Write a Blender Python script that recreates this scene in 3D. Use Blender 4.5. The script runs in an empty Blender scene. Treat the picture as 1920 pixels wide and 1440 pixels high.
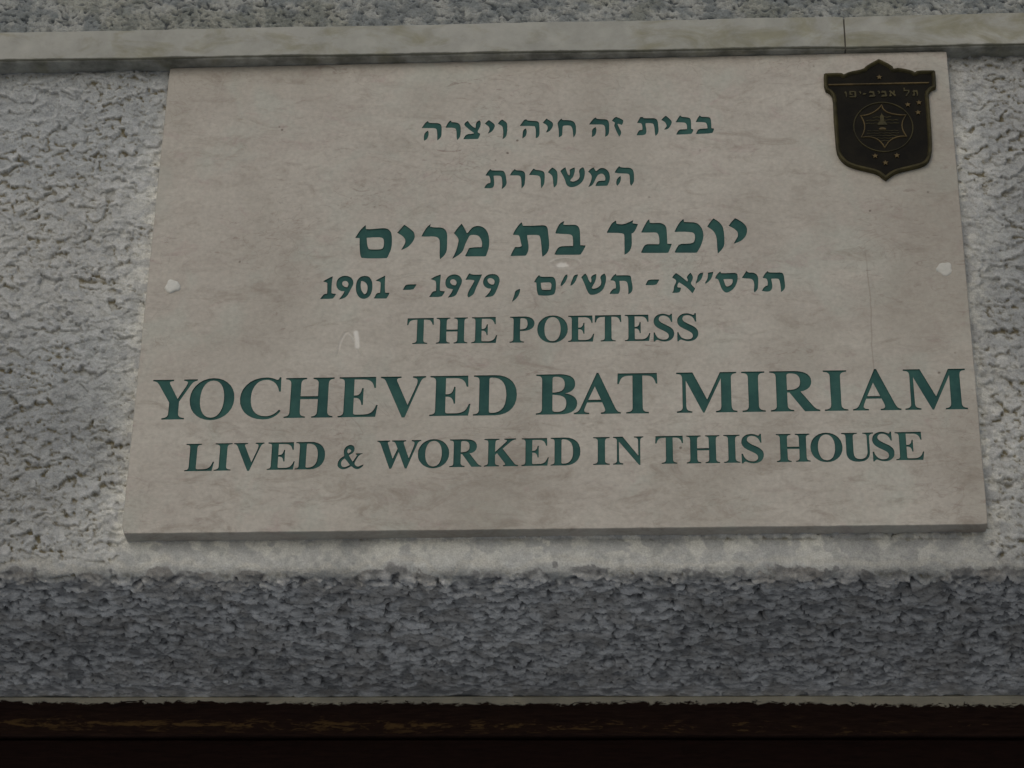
import bpy, math, random
import numpy as np
from mathutils import Vector, Matrix
from mathutils.geometry import delaunay_2d_cdt

S = bpy.context.scene
COL = S.collection
Z0 = 2.55                      # height of the plaque's centre above the pavement (metres)

# ------------------------------------------------------------------ camera
cam_d = bpy.data.cameras.new('camera'); cam = bpy.data.objects.new('camera', cam_d); COL.objects.link(cam)
P_, Y_, R_ = 0.500139102, -0.0650003553, 0.0169946436
fwd = Vector((math.sin(Y_)*math.cos(P_), math.cos(Y_)*math.cos(P_), math.sin(P_)))
rt = Vector((math.cos(Y_), -math.sin(Y_), 0)); up = rt.cross(fwd)
rt2 = rt*math.cos(R_) + up*math.sin(R_); up2 = -rt*math.sin(R_) + up*math.cos(R_)
cam.matrix_world = Matrix(((rt2.x, up2.x, -fwd.x, 0.07015918), (rt2.y, up2.y, -fwd.y, -1.53350736),
                           (rt2.z, up2.z, -fwd.z, Z0-0.91710209), (0, 0, 0, 1)))
cam_d.sensor_fit = 'HORIZONTAL'; cam_d.sensor_width = 36.0; cam_d.lens = 4543.77*36.0/1920.0
cam_d.clip_start = 0.05; cam_d.clip_end = 1000.0
S.camera = cam

# ------------------------------------------------------------------ world, sun, exposure
SUN_EL, SUN_AZ = math.radians(32), math.radians(195)      # azimuth measured from +Y towards +X
w = bpy.data.worlds.new('World'); S.world = w; w.use_nodes = True
nt = w.node_tree; bg = nt.nodes['Background']
sky = nt.nodes.new('ShaderNodeTexSky'); sky.sky_type = 'NISHITA'; sky.sun_disc = False
sky.sun_elevation = SUN_EL; sky.sun_rotation = SUN_AZ
sky.air_density = 1.0; sky.dust_density = 2.0; sky.ozone_density = 0.8
nt.links.new(sky.outputs[0], bg.inputs[0]); bg.inputs[1].default_value = 0.15
sd = bpy.data.lights.new('sun', 'SUN'); sd.energy = 1.0; sd.angle = math.radians(50); sd.color = (1.0, 0.97, 0.92)
sun = bpy.data.objects.new('sun', sd); COL.objects.link(sun)
sdir = Vector((math.sin(SUN_AZ)*math.cos(SUN_EL), math.cos(SUN_AZ)*math.cos(SUN_EL), math.sin(SUN_EL)))
sun.rotation_euler = sdir.to_track_quat('Z', 'Y').to_euler(); sun.location = (0, -4, 6)
S.view_settings.view_transform = 'Standard'; S.view_settings.look = 'None'
S.view_settings.gamma = 1.0; S.view_settings.exposure = -1.08

TRACED = [(3,'mem_sofit',[[[-147.35,40.91],[-145.44,44.53],[-143.53,48.15],[-140.15,51.89],[-139.79,48.31],[-136.45,48.0],[-130.23,48.6],[-125.67,48.85],[-123.14,47.96],[-121.18,45.73],[-120.38,43.27],[-119.94,38.4],[-119.96,32.57],[-120.72,28.72],[-121.85,25.84],[-122.58,23.44],[-123.58,22.5],[-141.56,22.86],[-142.68,24.81],[-143.25,28.21],[-143.76,33.06],[-144.02,40.6]],[[-138.96,40.74],[-133.24,41.1],[-127.84,40.89],[-126.12,39.5],[-125.59,36.57],[-125.76,32.69],[-126.79,30.53],[-131.12,30.14],[-136.51,30.39],[-137.62,31.97],[-138.41,35.86]]]),(3,'yod',[[[-116.16,44.65],[-113.98,47.53],[-111.23,51.62],[-108.66,49.61],[-106.09,47.36],[-103.94,45.12],[-103.0,41.93],[-103.31,39.02],[-104.85,35.66],[-107.22,32.55],[-109.64,30.91],[-112.69,29.52],[-110.96,32.87],[-109.74,35.76],[-109.93,38.67],[-111.25,40.89],[-113.4,42.88]]]),(3,'resh',[[[-98.0,41.1],[-96.46,44.72],[-94.31,48.82],[-91.5,51.84],[-91.84,49.5],[-88.71,48.7],[-84.14,48.61],[-81.63,47.82],[-79.92,45.84],[-78.92,42.89],[-78.78,37.54],[-78.7,31.73],[-78.99,27.38],[-80.54,24.04],[-83.54,20.97],[-83.95,25.07],[-83.95,30.87],[-84.12,36.68],[-84.89,38.88],[-86.38,40.37],[-89.72,41.07],[-93.85,40.87]]]),(3,'mem',[[[-73.8,43.27],[-71.35,47.61],[-68.34,51.55],[-67.05,49.47],[-65.51,46.02],[-64.2,43.07],[-63.19,43.78],[-61.79,46.19],[-59.78,48.58],[-56.49,49.49],[-53.58,48.94],[-51.06,47.18],[-49.36,44.71],[-48.13,41.28],[-47.47,36.9],[-47.46,32.05],[-48.12,28.2],[-49.74,22.7],[-65.16,23.01],[-63.6,26.59],[-62.25,30.18],[-57.31,30.71],[-52.78,30.62],[-52.52,34.09],[-53.34,37.5],[-55.05,40.45],[-57.14,41.56],[-60.04,41.77],[-62.09,41.18],[-62.88,39.64],[-64.44,35.79],[-65.6,32.43],[-66.53,28.58],[-67.92,26.2],[-70.73,23.6],[-74.57,21.13],[-72.82,24.85],[-71.3,29.64],[-70.39,34.46],[-70.07,37.85],[-71.59,40.79]]]),(3,'tav',[[[-29.97,41.14],[-28.3,45.24],[-25.88,49.33],[-23.64,51.96],[-22.77,48.77],[-18.43,48.54],[-12.24,48.7],[-8.12,48.95],[-5.64,48.41],[-4.39,46.68],[-3.94,42.78],[-3.41,37.44],[-2.96,32.11],[-3.41,27.29],[-5.03,23.96],[-7.87,21.61],[-8.32,25.47],[-8.57,30.29],[-9.02,35.13],[-9.68,39.02],[-10.93,40.6],[-16.28,40.71],[-19.37,40.68],[-19.34,38.25],[-18.46,33.39],[-18.2,28.56],[-18.78,25.68],[-20.18,22.82],[-31.46,22.67],[-29.89,26.87],[-28.09,30.45],[-25.21,30.15],[-23.16,31.07],[-24.04,35.44],[-24.92,39.34],[-25.76,40.81]]]),(3,'bet',[[[1.54,41.7],[2.55,45.56],[4.99,50.62],[8.08,52.26],[7.27,49.11],[10.77,48.79],[15.72,48.93],[17.99,47.91],[19.22,45.7],[19.64,42.77],[19.85,36.95],[19.94,30.91],[23.96,30.59],[22.33,26.77],[20.08,22.73],[0.84,23.12],[2.65,27.65],[4.9,30.26],[9.61,30.4],[14.74,30.39],[14.73,34.64],[14.51,38.03],[13.89,39.98],[11.63,40.9],[6.69,41.1]]]),(3,'dalet',[[[39.57,41.38],[41.64,46.19],[43.51,49.8],[46.4,51.93],[46.8,49.0],[49.88,48.45],[52.76,48.63],[55.64,50.03],[59.16,51.91],[58.52,49.24],[62.62,48.42],[60.93,43.85],[59.26,40.97],[57.82,40.52],[57.91,36.16],[57.94,30.85],[57.09,26.54],[55.02,23.7],[52.56,22.07],[52.68,27.11],[52.64,32.89],[52.68,38.69],[51.88,40.64],[46.55,41.24]]]),(3,'bet',[[[65.0,41.09],[67.11,46.14],[70.05,51.92],[71.08,52.38],[71.25,49.46],[73.71,49.02],[77.82,49.22],[80.28,48.78],[82.71,47.03],[83.69,44.34],[83.88,38.04],[84.01,30.8],[87.36,30.73],[85.86,26.43],[84.58,23.01],[64.61,23.41],[66.5,28.27],[68.16,30.64],[71.84,30.81],[77.97,30.54],[78.4,32.36],[78.26,36.71],[77.28,40.11],[75.66,41.02],[71.15,40.97]]]),(3,'kaf',[[[89.58,41.06],[91.5,45.63],[93.41,49.23],[96.34,52.33],[96.7,49.64],[100.79,49.31],[104.88,48.98],[107.71,47.22],[109.68,43.79],[110.61,39.9],[110.65,36.03],[109.61,31.72],[107.87,26.95],[105.54,22.77],[89.27,23.1],[90.76,26.81],[93.07,30.61],[97.96,30.51],[102.05,30.91],[103.91,32.08],[104.59,35.19],[104.65,38.09],[103.67,40.04],[101.44,40.81],[94.9,41.29]]]),(3,'vav',[[[113.8,45.16],[115.94,48.99],[118.48,52.34],[121.29,50.09],[123.68,47.61],[125.23,44.43],[125.84,39.58],[125.98,34.27],[125.84,28.98],[124.32,25.65],[120.97,21.65],[120.69,26.68],[120.63,32.45],[120.33,36.31],[119.0,40.21],[116.82,42.91]]]),(3,'yod',[[[129.56,45.55],[131.91,49.14],[134.45,52.1],[137.66,49.99],[140.84,47.25],[142.58,44.06],[143.02,41.15],[142.17,37.31],[140.03,33.98],[137.11,31.63],[132.79,30.04],[134.72,33.61],[136.23,36.47],[136.13,39.85],[134.56,42.05],[132.17,44.04]]]),(1,'he',[[[-100.95,138.54],[-99.35,141.37],[-97.89,143.79],[-96.39,144.78],[-95.83,143.25],[-92.59,142.76],[-89.19,142.76],[-86.95,141.88],[-85.87,139.81],[-85.73,134.89],[-85.78,130.81],[-87.06,128.4],[-88.72,127.01],[-88.86,131.7],[-89.15,135.79],[-89.89,137.86],[-92.45,138.33],[-98.57,138.48]],[[-96.11,135.96],[-95.53,133.5],[-95.93,130.24],[-97.04,127.82],[-98.88,126.85],[-98.99,130.31],[-98.74,133.16],[-97.44,134.97]]]),(1,'resh',[[[-82.77,138.3],[-81.67,141.34],[-80.21,143.97],[-78.87,144.89],[-78.32,143.31],[-74.91,143.02],[-72.85,142.15],[-71.44,139.86],[-71.17,136.17],[-71.24,132.09],[-71.68,129.25],[-73.48,126.85],[-74.06,129.71],[-74.17,133.79],[-74.58,136.66],[-75.8,137.92],[-78.19,138.31]]]),(1,'tsadi',[[[-68.59,141.23],[-67.44,143.04],[-65.94,144.32],[-65.05,142.57],[-63.3,140.07],[-61.21,137.97],[-59.85,137.53],[-59.55,139.57],[-59.6,141.62],[-58.46,143.64],[-56.94,144.43],[-56.06,142.76],[-56.16,139.49],[-57.29,136.65],[-58.26,134.63],[-58.06,133.2],[-56.34,132.14],[-56.8,129.7],[-57.77,127.49],[-68.93,127.55],[-67.64,130.37],[-66.16,131.97],[-63.11,132.1],[-60.76,132.65],[-61.46,133.69],[-63.87,135.59],[-66.3,138.1],[-67.87,139.57]]]),(1,'yod',[[[-52.81,141.45],[-51.15,143.46],[-49.82,144.58],[-47.75,142.76],[-45.68,140.87],[-45.14,139.22],[-45.77,136.78],[-47.25,134.16],[-48.91,132.98],[-50.42,132.2],[-49.45,134.21],[-48.98,136.45],[-49.7,138.51],[-51.08,139.98]]]),(1,'vav',[[[-42.8,141.0],[-41.32,143.63],[-39.64,144.82],[-37.58,143.13],[-36.2,141.86],[-35.65,138.98],[-35.75,134.49],[-36.03,130.83],[-37.0,128.41],[-39.0,126.83],[-38.56,130.48],[-38.62,134.56],[-39.19,138.25],[-40.57,139.72]]]),(1,'he',[[[-26.17,138.67],[-24.34,141.57],[-23.02,144.0],[-21.33,144.69],[-20.64,143.45],[-17.25,143.04],[-13.18,142.73],[-11.65,141.46],[-11.28,137.98],[-11.13,133.08],[-11.2,129.82],[-12.36,127.61],[-13.87,127.24],[-13.75,131.51],[-13.96,135.59],[-14.66,138.06],[-17.87,138.47]],[[-21.57,136.19],[-20.87,134.13],[-21.0,131.28],[-21.82,128.86],[-23.99,127.08],[-23.86,130.13],[-23.73,133.38],[-22.91,135.2]]]),(1,'yod',[[[-8.6,140.98],[-7.09,143.19],[-5.92,144.89],[-3.71,143.11],[-1.5,141.42],[-0.81,139.36],[-1.3,136.92],[-2.8,134.1],[-4.64,132.51],[-6.33,132.15],[-5.16,134.16],[-4.67,136.59],[-5.37,138.65],[-6.73,139.91]]]),(1,'het',[[[2.56,140.3],[3.73,142.52],[5.41,144.52],[6.44,143.06],[9.82,142.98],[13.2,142.49],[15.23,141.01],[16.42,138.12],[16.6,133.63],[16.44,129.97],[14.76,127.16],[14.41,130.83],[14.07,134.5],[13.22,137.17],[11.52,138.24],[7.14,138.14],[6.3,137.14],[6.22,132.66],[6.17,128.99],[3.65,127.51],[3.73,131.09],[3.44,135.17],[2.92,138.04]]]),(1,'he',[[[26.54,138.68],[28.23,141.3],[29.75,143.72],[31.61,144.9],[32.11,143.66],[35.49,143.17],[39.54,143.07],[41.05,141.6],[41.71,138.72],[41.69,134.24],[41.51,130.17],[40.49,128.16],[38.64,127.19],[38.99,130.64],[38.83,134.71],[38.34,137.17],[36.82,138.43],[31.77,138.56]],[[31.43,136.12],[32.1,133.65],[31.75,130.81],[30.91,128.4],[28.55,127.03],[28.89,130.48],[28.73,133.33],[29.91,134.93]]]),(1,'zayin',[[[43.92,141.61],[45.45,143.94],[46.97,145.13],[48.99,144.06],[51.01,142.99],[52.51,141.72],[52.16,139.28],[51.31,137.67],[48.96,138.75],[47.94,138.57],[48.61,136.51],[49.6,134.04],[50.76,131.57],[50.58,129.14],[49.39,126.93],[48.23,129.6],[47.07,132.48],[45.91,136.17],[45.58,136.99],[46.27,139.83]]]),(1,'tav',[[[62.93,139.22],[64.48,142.24],[65.51,144.47],[67.53,144.21],[67.86,143.3],[71.23,143.1],[75.6,143.19],[77.61,142.33],[78.59,139.85],[78.87,135.77],[79.08,131.7],[78.43,128.87],[76.73,127.09],[76.27,130.14],[76.15,133.8],[75.69,136.66],[75.04,138.31],[72.18,138.87],[69.32,138.78],[69.2,136.82],[69.77,133.55],[69.9,130.29],[68.53,127.89],[62.49,127.84],[63.35,130.45],[64.72,132.45],[66.73,132.61],[67.09,134.43],[66.78,137.29],[65.96,138.94]]]),(1,'yod',[[[81.3,141.42],[83.02,143.62],[84.72,145.22],[86.71,143.12],[88.69,140.83],[89.16,138.78],[88.28,136.35],[86.9,133.94],[85.2,132.69],[83.35,132.61],[84.38,134.01],[85.41,135.61],[84.94,137.66],[83.96,139.52],[82.63,140.57]]]),(1,'bet',[[[92.19,139.11],[93.76,142.34],[95.66,145.36],[96.65,143.9],[99.84,143.62],[102.51,142.94],[103.49,141.28],[103.69,138.01],[103.65,132.72],[105.31,132.07],[104.41,129.05],[103.22,128.07],[92.33,127.8],[93.55,130.53],[94.92,132.33],[98.61,132.44],[100.63,132.59],[100.68,135.23],[100.38,137.28],[99.07,138.74],[95.38,139.03]]]),(1,'bet',[[[107.3,138.94],[108.54,141.97],[110.45,144.99],[111.26,143.62],[114.28,143.46],[117.3,143.18],[118.61,141.72],[118.85,138.05],[118.9,132.96],[120.89,132.5],[120.34,130.29],[119.28,128.28],[107.23,127.97],[108.3,130.78],[109.67,132.58],[113.03,132.7],[116.05,132.83],[115.94,135.27],[115.48,137.31],[114.34,138.56],[111.16,138.85]]]),(2,'tav',[[[-51.34,94.07],[-49.57,97.63],[-47.77,99.79],[-47.08,98.57],[-43.89,98.3],[-38.86,98.26],[-37.33,97.14],[-36.28,94.52],[-35.71,90.12],[-35.32,86.92],[-36.28,84.16],[-38.91,81.63],[-38.47,85.0],[-38.7,88.99],[-39.09,92.19],[-40.12,93.61],[-42.8,93.87],[-45.31,93.73],[-45.09,91.13],[-44.68,87.13],[-44.97,84.35],[-46.27,82.59],[-52.12,82.84],[-51.0,85.28],[-49.36,87.04],[-47.69,87.2],[-47.41,89.58],[-47.95,91.99],[-48.66,93.8]]]),(2,'resh',[[[-32.93,93.85],[-31.47,97.21],[-29.32,99.36],[-28.47,98.14],[-25.45,98.07],[-23.1,97.42],[-21.74,95.79],[-21.43,92.19],[-21.65,88.2],[-21.94,84.63],[-24.07,81.9],[-24.12,85.87],[-24.34,89.86],[-24.88,92.66],[-26.4,93.7],[-29.75,93.77]]]),(2,'resh',[[[-18.54,93.92],[-17.07,96.88],[-15.1,99.64],[-13.74,98.2],[-10.73,97.93],[-8.38,97.08],[-7.03,95.45],[-6.83,91.85],[-6.96,87.87],[-7.27,85.09],[-9.24,81.76],[-9.61,85.55],[-9.64,89.13],[-10.17,91.73],[-11.35,93.15],[-14.7,93.63]]]),(2,'vav',[[[-4.36,95.99],[-2.71,98.55],[-1.05,100.11],[0.97,98.46],[2.32,96.83],[2.84,93.63],[2.7,89.64],[2.55,85.67],[1.73,83.7],[0.24,82.15],[-0.28,85.33],[-0.47,89.32],[-0.99,92.52],[-2.34,94.34]]]),(2,'shin',[[[4.99,96.77],[6.65,98.73],[8.65,100.09],[9.33,97.47],[10.18,94.26],[11.35,92.63],[12.19,93.41],[12.18,95.81],[11.84,97.61],[13.5,98.98],[15.51,99.65],[15.84,97.32],[15.35,94.54],[14.36,90.97],[12.7,89.42],[12.37,87.83],[14.04,87.0],[16.37,87.54],[18.36,88.89],[19.53,90.85],[19.52,93.64],[18.85,96.45],[20.02,98.83],[21.85,99.78],[22.85,98.36],[23.36,95.55],[23.03,91.57],[22.03,88.01],[20.03,85.27],[17.04,82.96],[13.06,82.06],[10.72,83.1],[9.38,85.12],[8.7,88.31],[7.35,91.93],[6.0,94.75]]]),(2,'mem',[[[25.86,95.69],[27.36,97.86],[29.7,99.6],[30.7,97.78],[31.53,96.16],[32.7,96.54],[34.37,98.49],[36.7,98.84],[39.04,97.99],[41.03,95.55],[42.01,92.33],[41.99,88.35],[41.15,85.19],[39.98,82.84],[31.17,82.84],[32.34,85.79],[33.34,87.16],[36.0,87.3],[38.5,87.44],[38.84,89.62],[38.18,92.02],[36.86,93.65],[35.02,93.89],[33.02,92.74],[31.85,90.57],[30.68,87.42],[29.68,85.06],[28.18,83.11],[26.02,82.16],[27.02,84.32],[28.02,87.48],[28.69,90.65],[28.19,93.05],[27.03,94.67]]]),(2,'he',[[[45.69,94.64],[47.37,97.8],[49.05,100.16],[50.38,98.92],[53.71,98.65],[57.04,98.57],[59.02,97.13],[60.0,94.31],[60.12,89.53],[59.92,85.56],[57.9,82.44],[57.09,84.83],[57.12,88.8],[56.98,91.99],[55.66,93.42],[52.01,93.62],[48.01,93.79]],[[49.99,91.35],[50.31,88.56],[49.62,85.4],[47.61,82.67],[46.79,84.27],[47.15,87.84],[48.32,89.8]]]),(4,'digit_one',[[[-169.46,3.54],[-166.23,5.63],[-162.63,7.71],[-162.97,3.42],[-163.08,-1.73],[-162.81,-6.87],[-159.45,-7.58],[-160.79,-10.33],[-162.02,-11.58],[-170.89,-11.42],[-169.34,-9.31],[-168.14,-7.41],[-165.94,-7.24],[-165.99,-2.53],[-166.24,2.19]]]),(4,'digit_nine',[[[-159.52,1.2],[-159.12,4.2],[-157.39,6.75],[-154.48,7.98],[-151.13,7.7],[-148.46,5.93],[-147.03,3.11],[-147.07,0.1],[-148.41,-2.87],[-149.73,-6.27],[-151.07,-9.23],[-153.19,-11.11],[-157.0,-12.32],[-155.46,-10.0],[-153.92,-7.47],[-153.11,-5.13],[-155.7,-5.08],[-157.99,-3.54],[-159.21,-1.38]],[[-155.49,1.98],[-154.45,3.47],[-152.42,3.64],[-150.88,2.32],[-150.4,0.17],[-151.23,-1.96],[-153.27,-1.71],[-155.01,-0.17]]]),(4,'digit_zero',[[[-144.98,-1.22],[-144.6,2.63],[-143.26,5.61],[-141.11,7.29],[-138.16,7.66],[-135.53,6.75],[-133.55,3.7],[-132.83,-0.17],[-132.83,-4.45],[-133.75,-8.71],[-135.86,-11.22],[-138.76,-12.23],[-141.38,-11.33],[-143.33,-8.95],[-144.6,-5.51]],[[-141.47,3.0],[-140.19,3.4],[-137.53,1.64],[-136.3,-0.96],[-136.14,-4.82],[-137.11,-7.79],[-138.57,-8.19],[-140.53,-5.59],[-141.65,-1.29]]]),(4,'digit_one',[[[-130.58,3.43],[-126.98,5.73],[-123.72,7.6],[-123.71,2.66],[-123.69,-2.49],[-123.13,-7.2],[-119.99,-7.26],[-120.81,-9.8],[-122.01,-12.0],[-131.23,-11.82],[-130.21,-9.63],[-129.38,-7.51],[-126.82,-7.13],[-126.64,-2.43],[-126.63,1.85],[-127.96,2.74]]]),(4,'dash',[[[-110.12,-4.97],[-108.83,-1.92],[-107.77,-0.44],[-100.21,-0.46],[-101.42,-2.91],[-102.82,-4.94]]]),(4,'digit_one',[[[-89.85,3.93],[-86.59,6.23],[-82.58,7.65],[-82.82,3.15],[-83.05,-1.56],[-82.91,-6.26],[-79.21,-6.97],[-80.24,-9.51],[-81.84,-11.48],[-90.65,-11.44],[-89.26,-9.12],[-88.04,-6.8],[-85.66,-6.42],[-85.62,-1.51],[-86.11,2.36],[-87.6,3.03]]]),(4,'digit_nine',[[[-79.05,0.51],[-78.59,3.5],[-77.0,6.04],[-74.46,7.49],[-71.51,7.65],[-68.52,6.09],[-66.98,3.27],[-66.9,0.27],[-68.29,-3.12],[-69.66,-6.94],[-71.04,-10.32],[-73.21,-11.55],[-76.86,-12.12],[-75.1,-9.6],[-73.7,-6.86],[-73.2,-4.95],[-75.6,-4.69],[-77.46,-3.8],[-78.61,-2.07]],[[-75.77,1.73],[-74.71,3.42],[-72.88,3.6],[-71.0,2.06],[-70.57,-0.09],[-71.45,-1.78],[-73.47,-1.74],[-75.17,-0.21]]]),(4,'digit_seven',[[[-64.2,2.79],[-63.16,5.34],[-61.57,8.32],[-59.7,7.2],[-56.01,6.92],[-52.15,7.06],[-53.37,3.86],[-55.11,-0.81],[-56.84,-5.48],[-57.86,-9.29],[-59.65,-10.96],[-61.82,-12.28],[-62.6,-10.48],[-61.59,-6.66],[-59.48,-2.44],[-57.55,1.8],[-58.12,2.46],[-61.08,2.94]]]),(4,'digit_nine',[[[-51.29,1.25],[-50.43,4.23],[-48.27,6.55],[-45.34,7.35],[-42.02,7.07],[-39.78,4.88],[-39.06,1.87],[-39.66,-1.54],[-41.06,-5.78],[-42.45,-9.58],[-44.25,-11.68],[-49.73,-12.34],[-47.58,-9.91],[-45.8,-6.97],[-45.1,-5.06],[-47.68,-4.8],[-49.72,-3.48],[-51.05,-1.32]],[[-48.37,2.48],[-47.11,3.96],[-44.91,3.91],[-43.04,2.38],[-42.63,0.23],[-43.52,-1.68],[-45.54,-1.64],[-47.4,-0.11]]]),(4,'comma',[[[-24.07,-5.68],[-24.04,-7.81],[-25.09,-11.19],[-26.88,-14.13],[-29.77,-16.53],[-28.9,-13.66],[-28.03,-10.71],[-27.53,-7.31]]]),(4,'mem_sofit',[[[-13.69,-0.12],[-12.44,2.85],[-10.26,5.81],[-9.15,4.29],[-5.11,4.12],[-0.34,4.2],[1.5,2.58],[2.18,-1.06],[2.1,-5.75],[1.58,-9.14],[0.49,-11.25],[-4.98,-11.99],[-10.46,-11.46],[-11.4,-8.9],[-11.81,-4.63],[-12.11,-0.57]],[[-8.92,-0.85],[-5.44,-0.49],[-1.96,-0.56],[-1.03,-1.86],[-1.01,-4.41],[-1.55,-6.96],[-5.02,-7.11],[-7.95,-6.84],[-8.7,-4.27]]]),(4,'gershayim',[[[9.0,5.43],[10.47,5.96],[10.66,3.9],[9.57,0.5],[7.76,-2.45],[5.93,-4.04],[5.56,-2.84],[6.65,0.13],[7.73,2.67]],[[15.42,5.09],[18.35,5.8],[17.62,3.34],[16.53,-0.06],[14.71,-2.59],[12.88,-3.74],[13.24,-1.28],[14.33,1.69]]]),(4,'shin',[[[20.8,3.27],[22.63,5.59],[23.91,6.21],[25.19,4.04],[26.11,0.61],[27.39,-1.34],[28.12,-1.14],[28.3,1.42],[27.75,3.14],[29.59,5.24],[31.78,5.84],[31.6,2.64],[30.68,-1.19],[29.21,-3.72],[28.3,-5.83],[29.02,-6.69],[31.76,-6.32],[34.32,-4.67],[35.42,-2.56],[35.43,0.43],[34.52,3.01],[36.18,5.33],[37.83,6.15],[38.91,3.35],[38.72,-0.49],[37.79,-4.31],[36.5,-7.69],[33.21,-10.59],[29.2,-11.88],[26.65,-11.32],[24.83,-7.46],[23.36,-2.75],[21.9,1.12]]]),(4,'tav',[[[42.01,0.3],[43.85,3.68],[46.06,5.77],[46.42,4.27],[50.07,4.41],[55.92,4.3],[57.19,2.99],[57.34,-0.43],[58.04,-3.85],[58.19,-7.68],[57.26,-10.2],[55.06,-11.86],[55.27,-8.04],[54.94,-4.21],[54.23,-1.22],[52.6,-0.33],[48.58,-0.26],[48.75,-2.82],[49.09,-6.65],[48.71,-9.62],[47.78,-11.3],[41.41,-11.17],[42.7,-8.65],[44.53,-6.78],[45.99,-6.59],[46.19,-4.04],[45.66,-1.05],[44.57,0.04]]]),(4,'dash',[[[67.7,-4.24],[68.82,-1.5],[70.12,0.39],[77.78,0.24],[76.47,-2.29],[75.16,-4.39]]]),(4,'alef',[[[87.2,1.6],[88.37,3.85],[90.02,5.53],[92.26,3.78],[94.81,1.45],[97.34,-1.25],[97.98,-1.83],[98.64,-1.27],[98.51,0.24],[97.73,1.77],[99.07,4.02],[100.56,5.7],[101.97,3.21],[102.25,1.31],[101.56,-0.95],[100.54,-3.2],[101.15,-4.72],[103.67,-7.98],[102.66,-10.03],[101.65,-11.82],[99.77,-9.22],[97.24,-6.35],[94.7,-4.22],[92.15,-2.28],[91.16,-3.4],[90.63,-6.03],[91.1,-6.8],[93.35,-7.03],[92.99,-9.47],[91.83,-11.14],[86.98,-11.24],[88.15,-9.0],[88.36,-5.99],[89.54,-3.37],[90.21,-1.87],[89.92,-0.35],[88.64,0.81]]]),(4,'gershayim',[[[107.19,5.0],[109.79,5.71],[109.42,3.44],[108.37,0.05],[106.38,-2.18],[104.41,-3.65],[104.43,-2.52],[105.46,0.11],[105.84,2.75]],[[113.34,5.26],[117.25,6.13],[116.53,3.3],[115.49,0.29],[113.82,-1.95],[111.51,-3.98],[111.05,-3.03],[112.55,-0.79],[113.27,2.23]]]),(4,'samekh',[[[118.41,0.61],[119.78,3.62],[122.27,6.41],[122.88,4.69],[127.89,4.67],[133.71,4.79],[134.8,3.32],[134.67,-1.22],[133.42,-5.35],[131.39,-8.7],[128.75,-10.91],[126.46,-11.92],[124.56,-10.83],[123.01,-8.54],[122.12,-5.51],[121.24,-2.09],[120.49,-0.18]],[[124.36,-0.26],[127.76,-0.14],[130.98,-0.39],[131.41,-2.29],[130.19,-5.28],[127.57,-6.74],[125.97,-6.33],[125.08,-3.68]]]),(4,'resh',[[[137.94,0.42],[139.48,3.23],[141.52,6.42],[142.44,4.88],[145.67,4.82],[148.22,3.82],[149.59,1.14],[149.62,-2.64],[149.32,-6.78],[148.91,-9.41],[146.73,-12.0],[146.14,-10.49],[146.75,-6.73],[146.55,-2.96],[145.64,-1.05],[143.9,-0.19],[140.67,-0.01]]]),(4,'tav',[[[152.94,0.13],[154.68,3.69],[156.69,5.93],[157.45,4.7],[161.8,4.5],[166.65,4.59],[167.89,3.43],[168.44,0.77],[168.74,-3.76],[168.92,-7.54],[168.01,-10.15],[165.85,-11.99],[165.84,-8.23],[165.5,-4.46],[164.97,-1.43],[163.88,-0.46],[159.04,-0.56],[159.15,-2.07],[159.67,-5.47],[159.56,-8.48],[158.34,-10.91],[155.75,-11.61],[152.08,-10.79],[153.29,-8.36],[154.63,-6.88],[156.25,-6.54],[156.65,-4.28],[156.26,-1.64],[155.66,-0.3]]]),(7,'ampersand',[[[-143.63,-132.42],[-146.4,-134.24],[-147.43,-137.41],[-146.78,-141.13],[-149.76,-143.2],[-151.26,-146.35],[-151.11,-149.52],[-148.4,-151.66],[-145.09,-151.44],[-141.42,-149.12],[-138.95,-151.26],[-136.56,-151.82],[-133.81,-150.02],[-132.71,-148.19],[-133.88,-148.43],[-136.19,-149.72],[-138.09,-149.43],[-139.62,-147.04],[-137.9,-143.37],[-136.13,-140.48],[-133.58,-139.2],[-138.56,-139.23],[-138.78,-139.76],[-137.56,-140.46],[-140.62,-145.97],[-143.72,-140.64],[-140.49,-138.57],[-139.66,-135.93],[-140.25,-133.53],[-141.97,-132.44]],[[-144.64,-136.12],[-143.97,-135.34],[-142.02,-136.43],[-141.95,-137.75],[-144.02,-139.31],[-145.03,-137.98]],[[-146.45,-142.98],[-148.49,-144.8],[-149.08,-147.44],[-148.01,-149.82],[-145.63,-150.12],[-142.4,-148.32],[-144.44,-145.39]]])]
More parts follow.
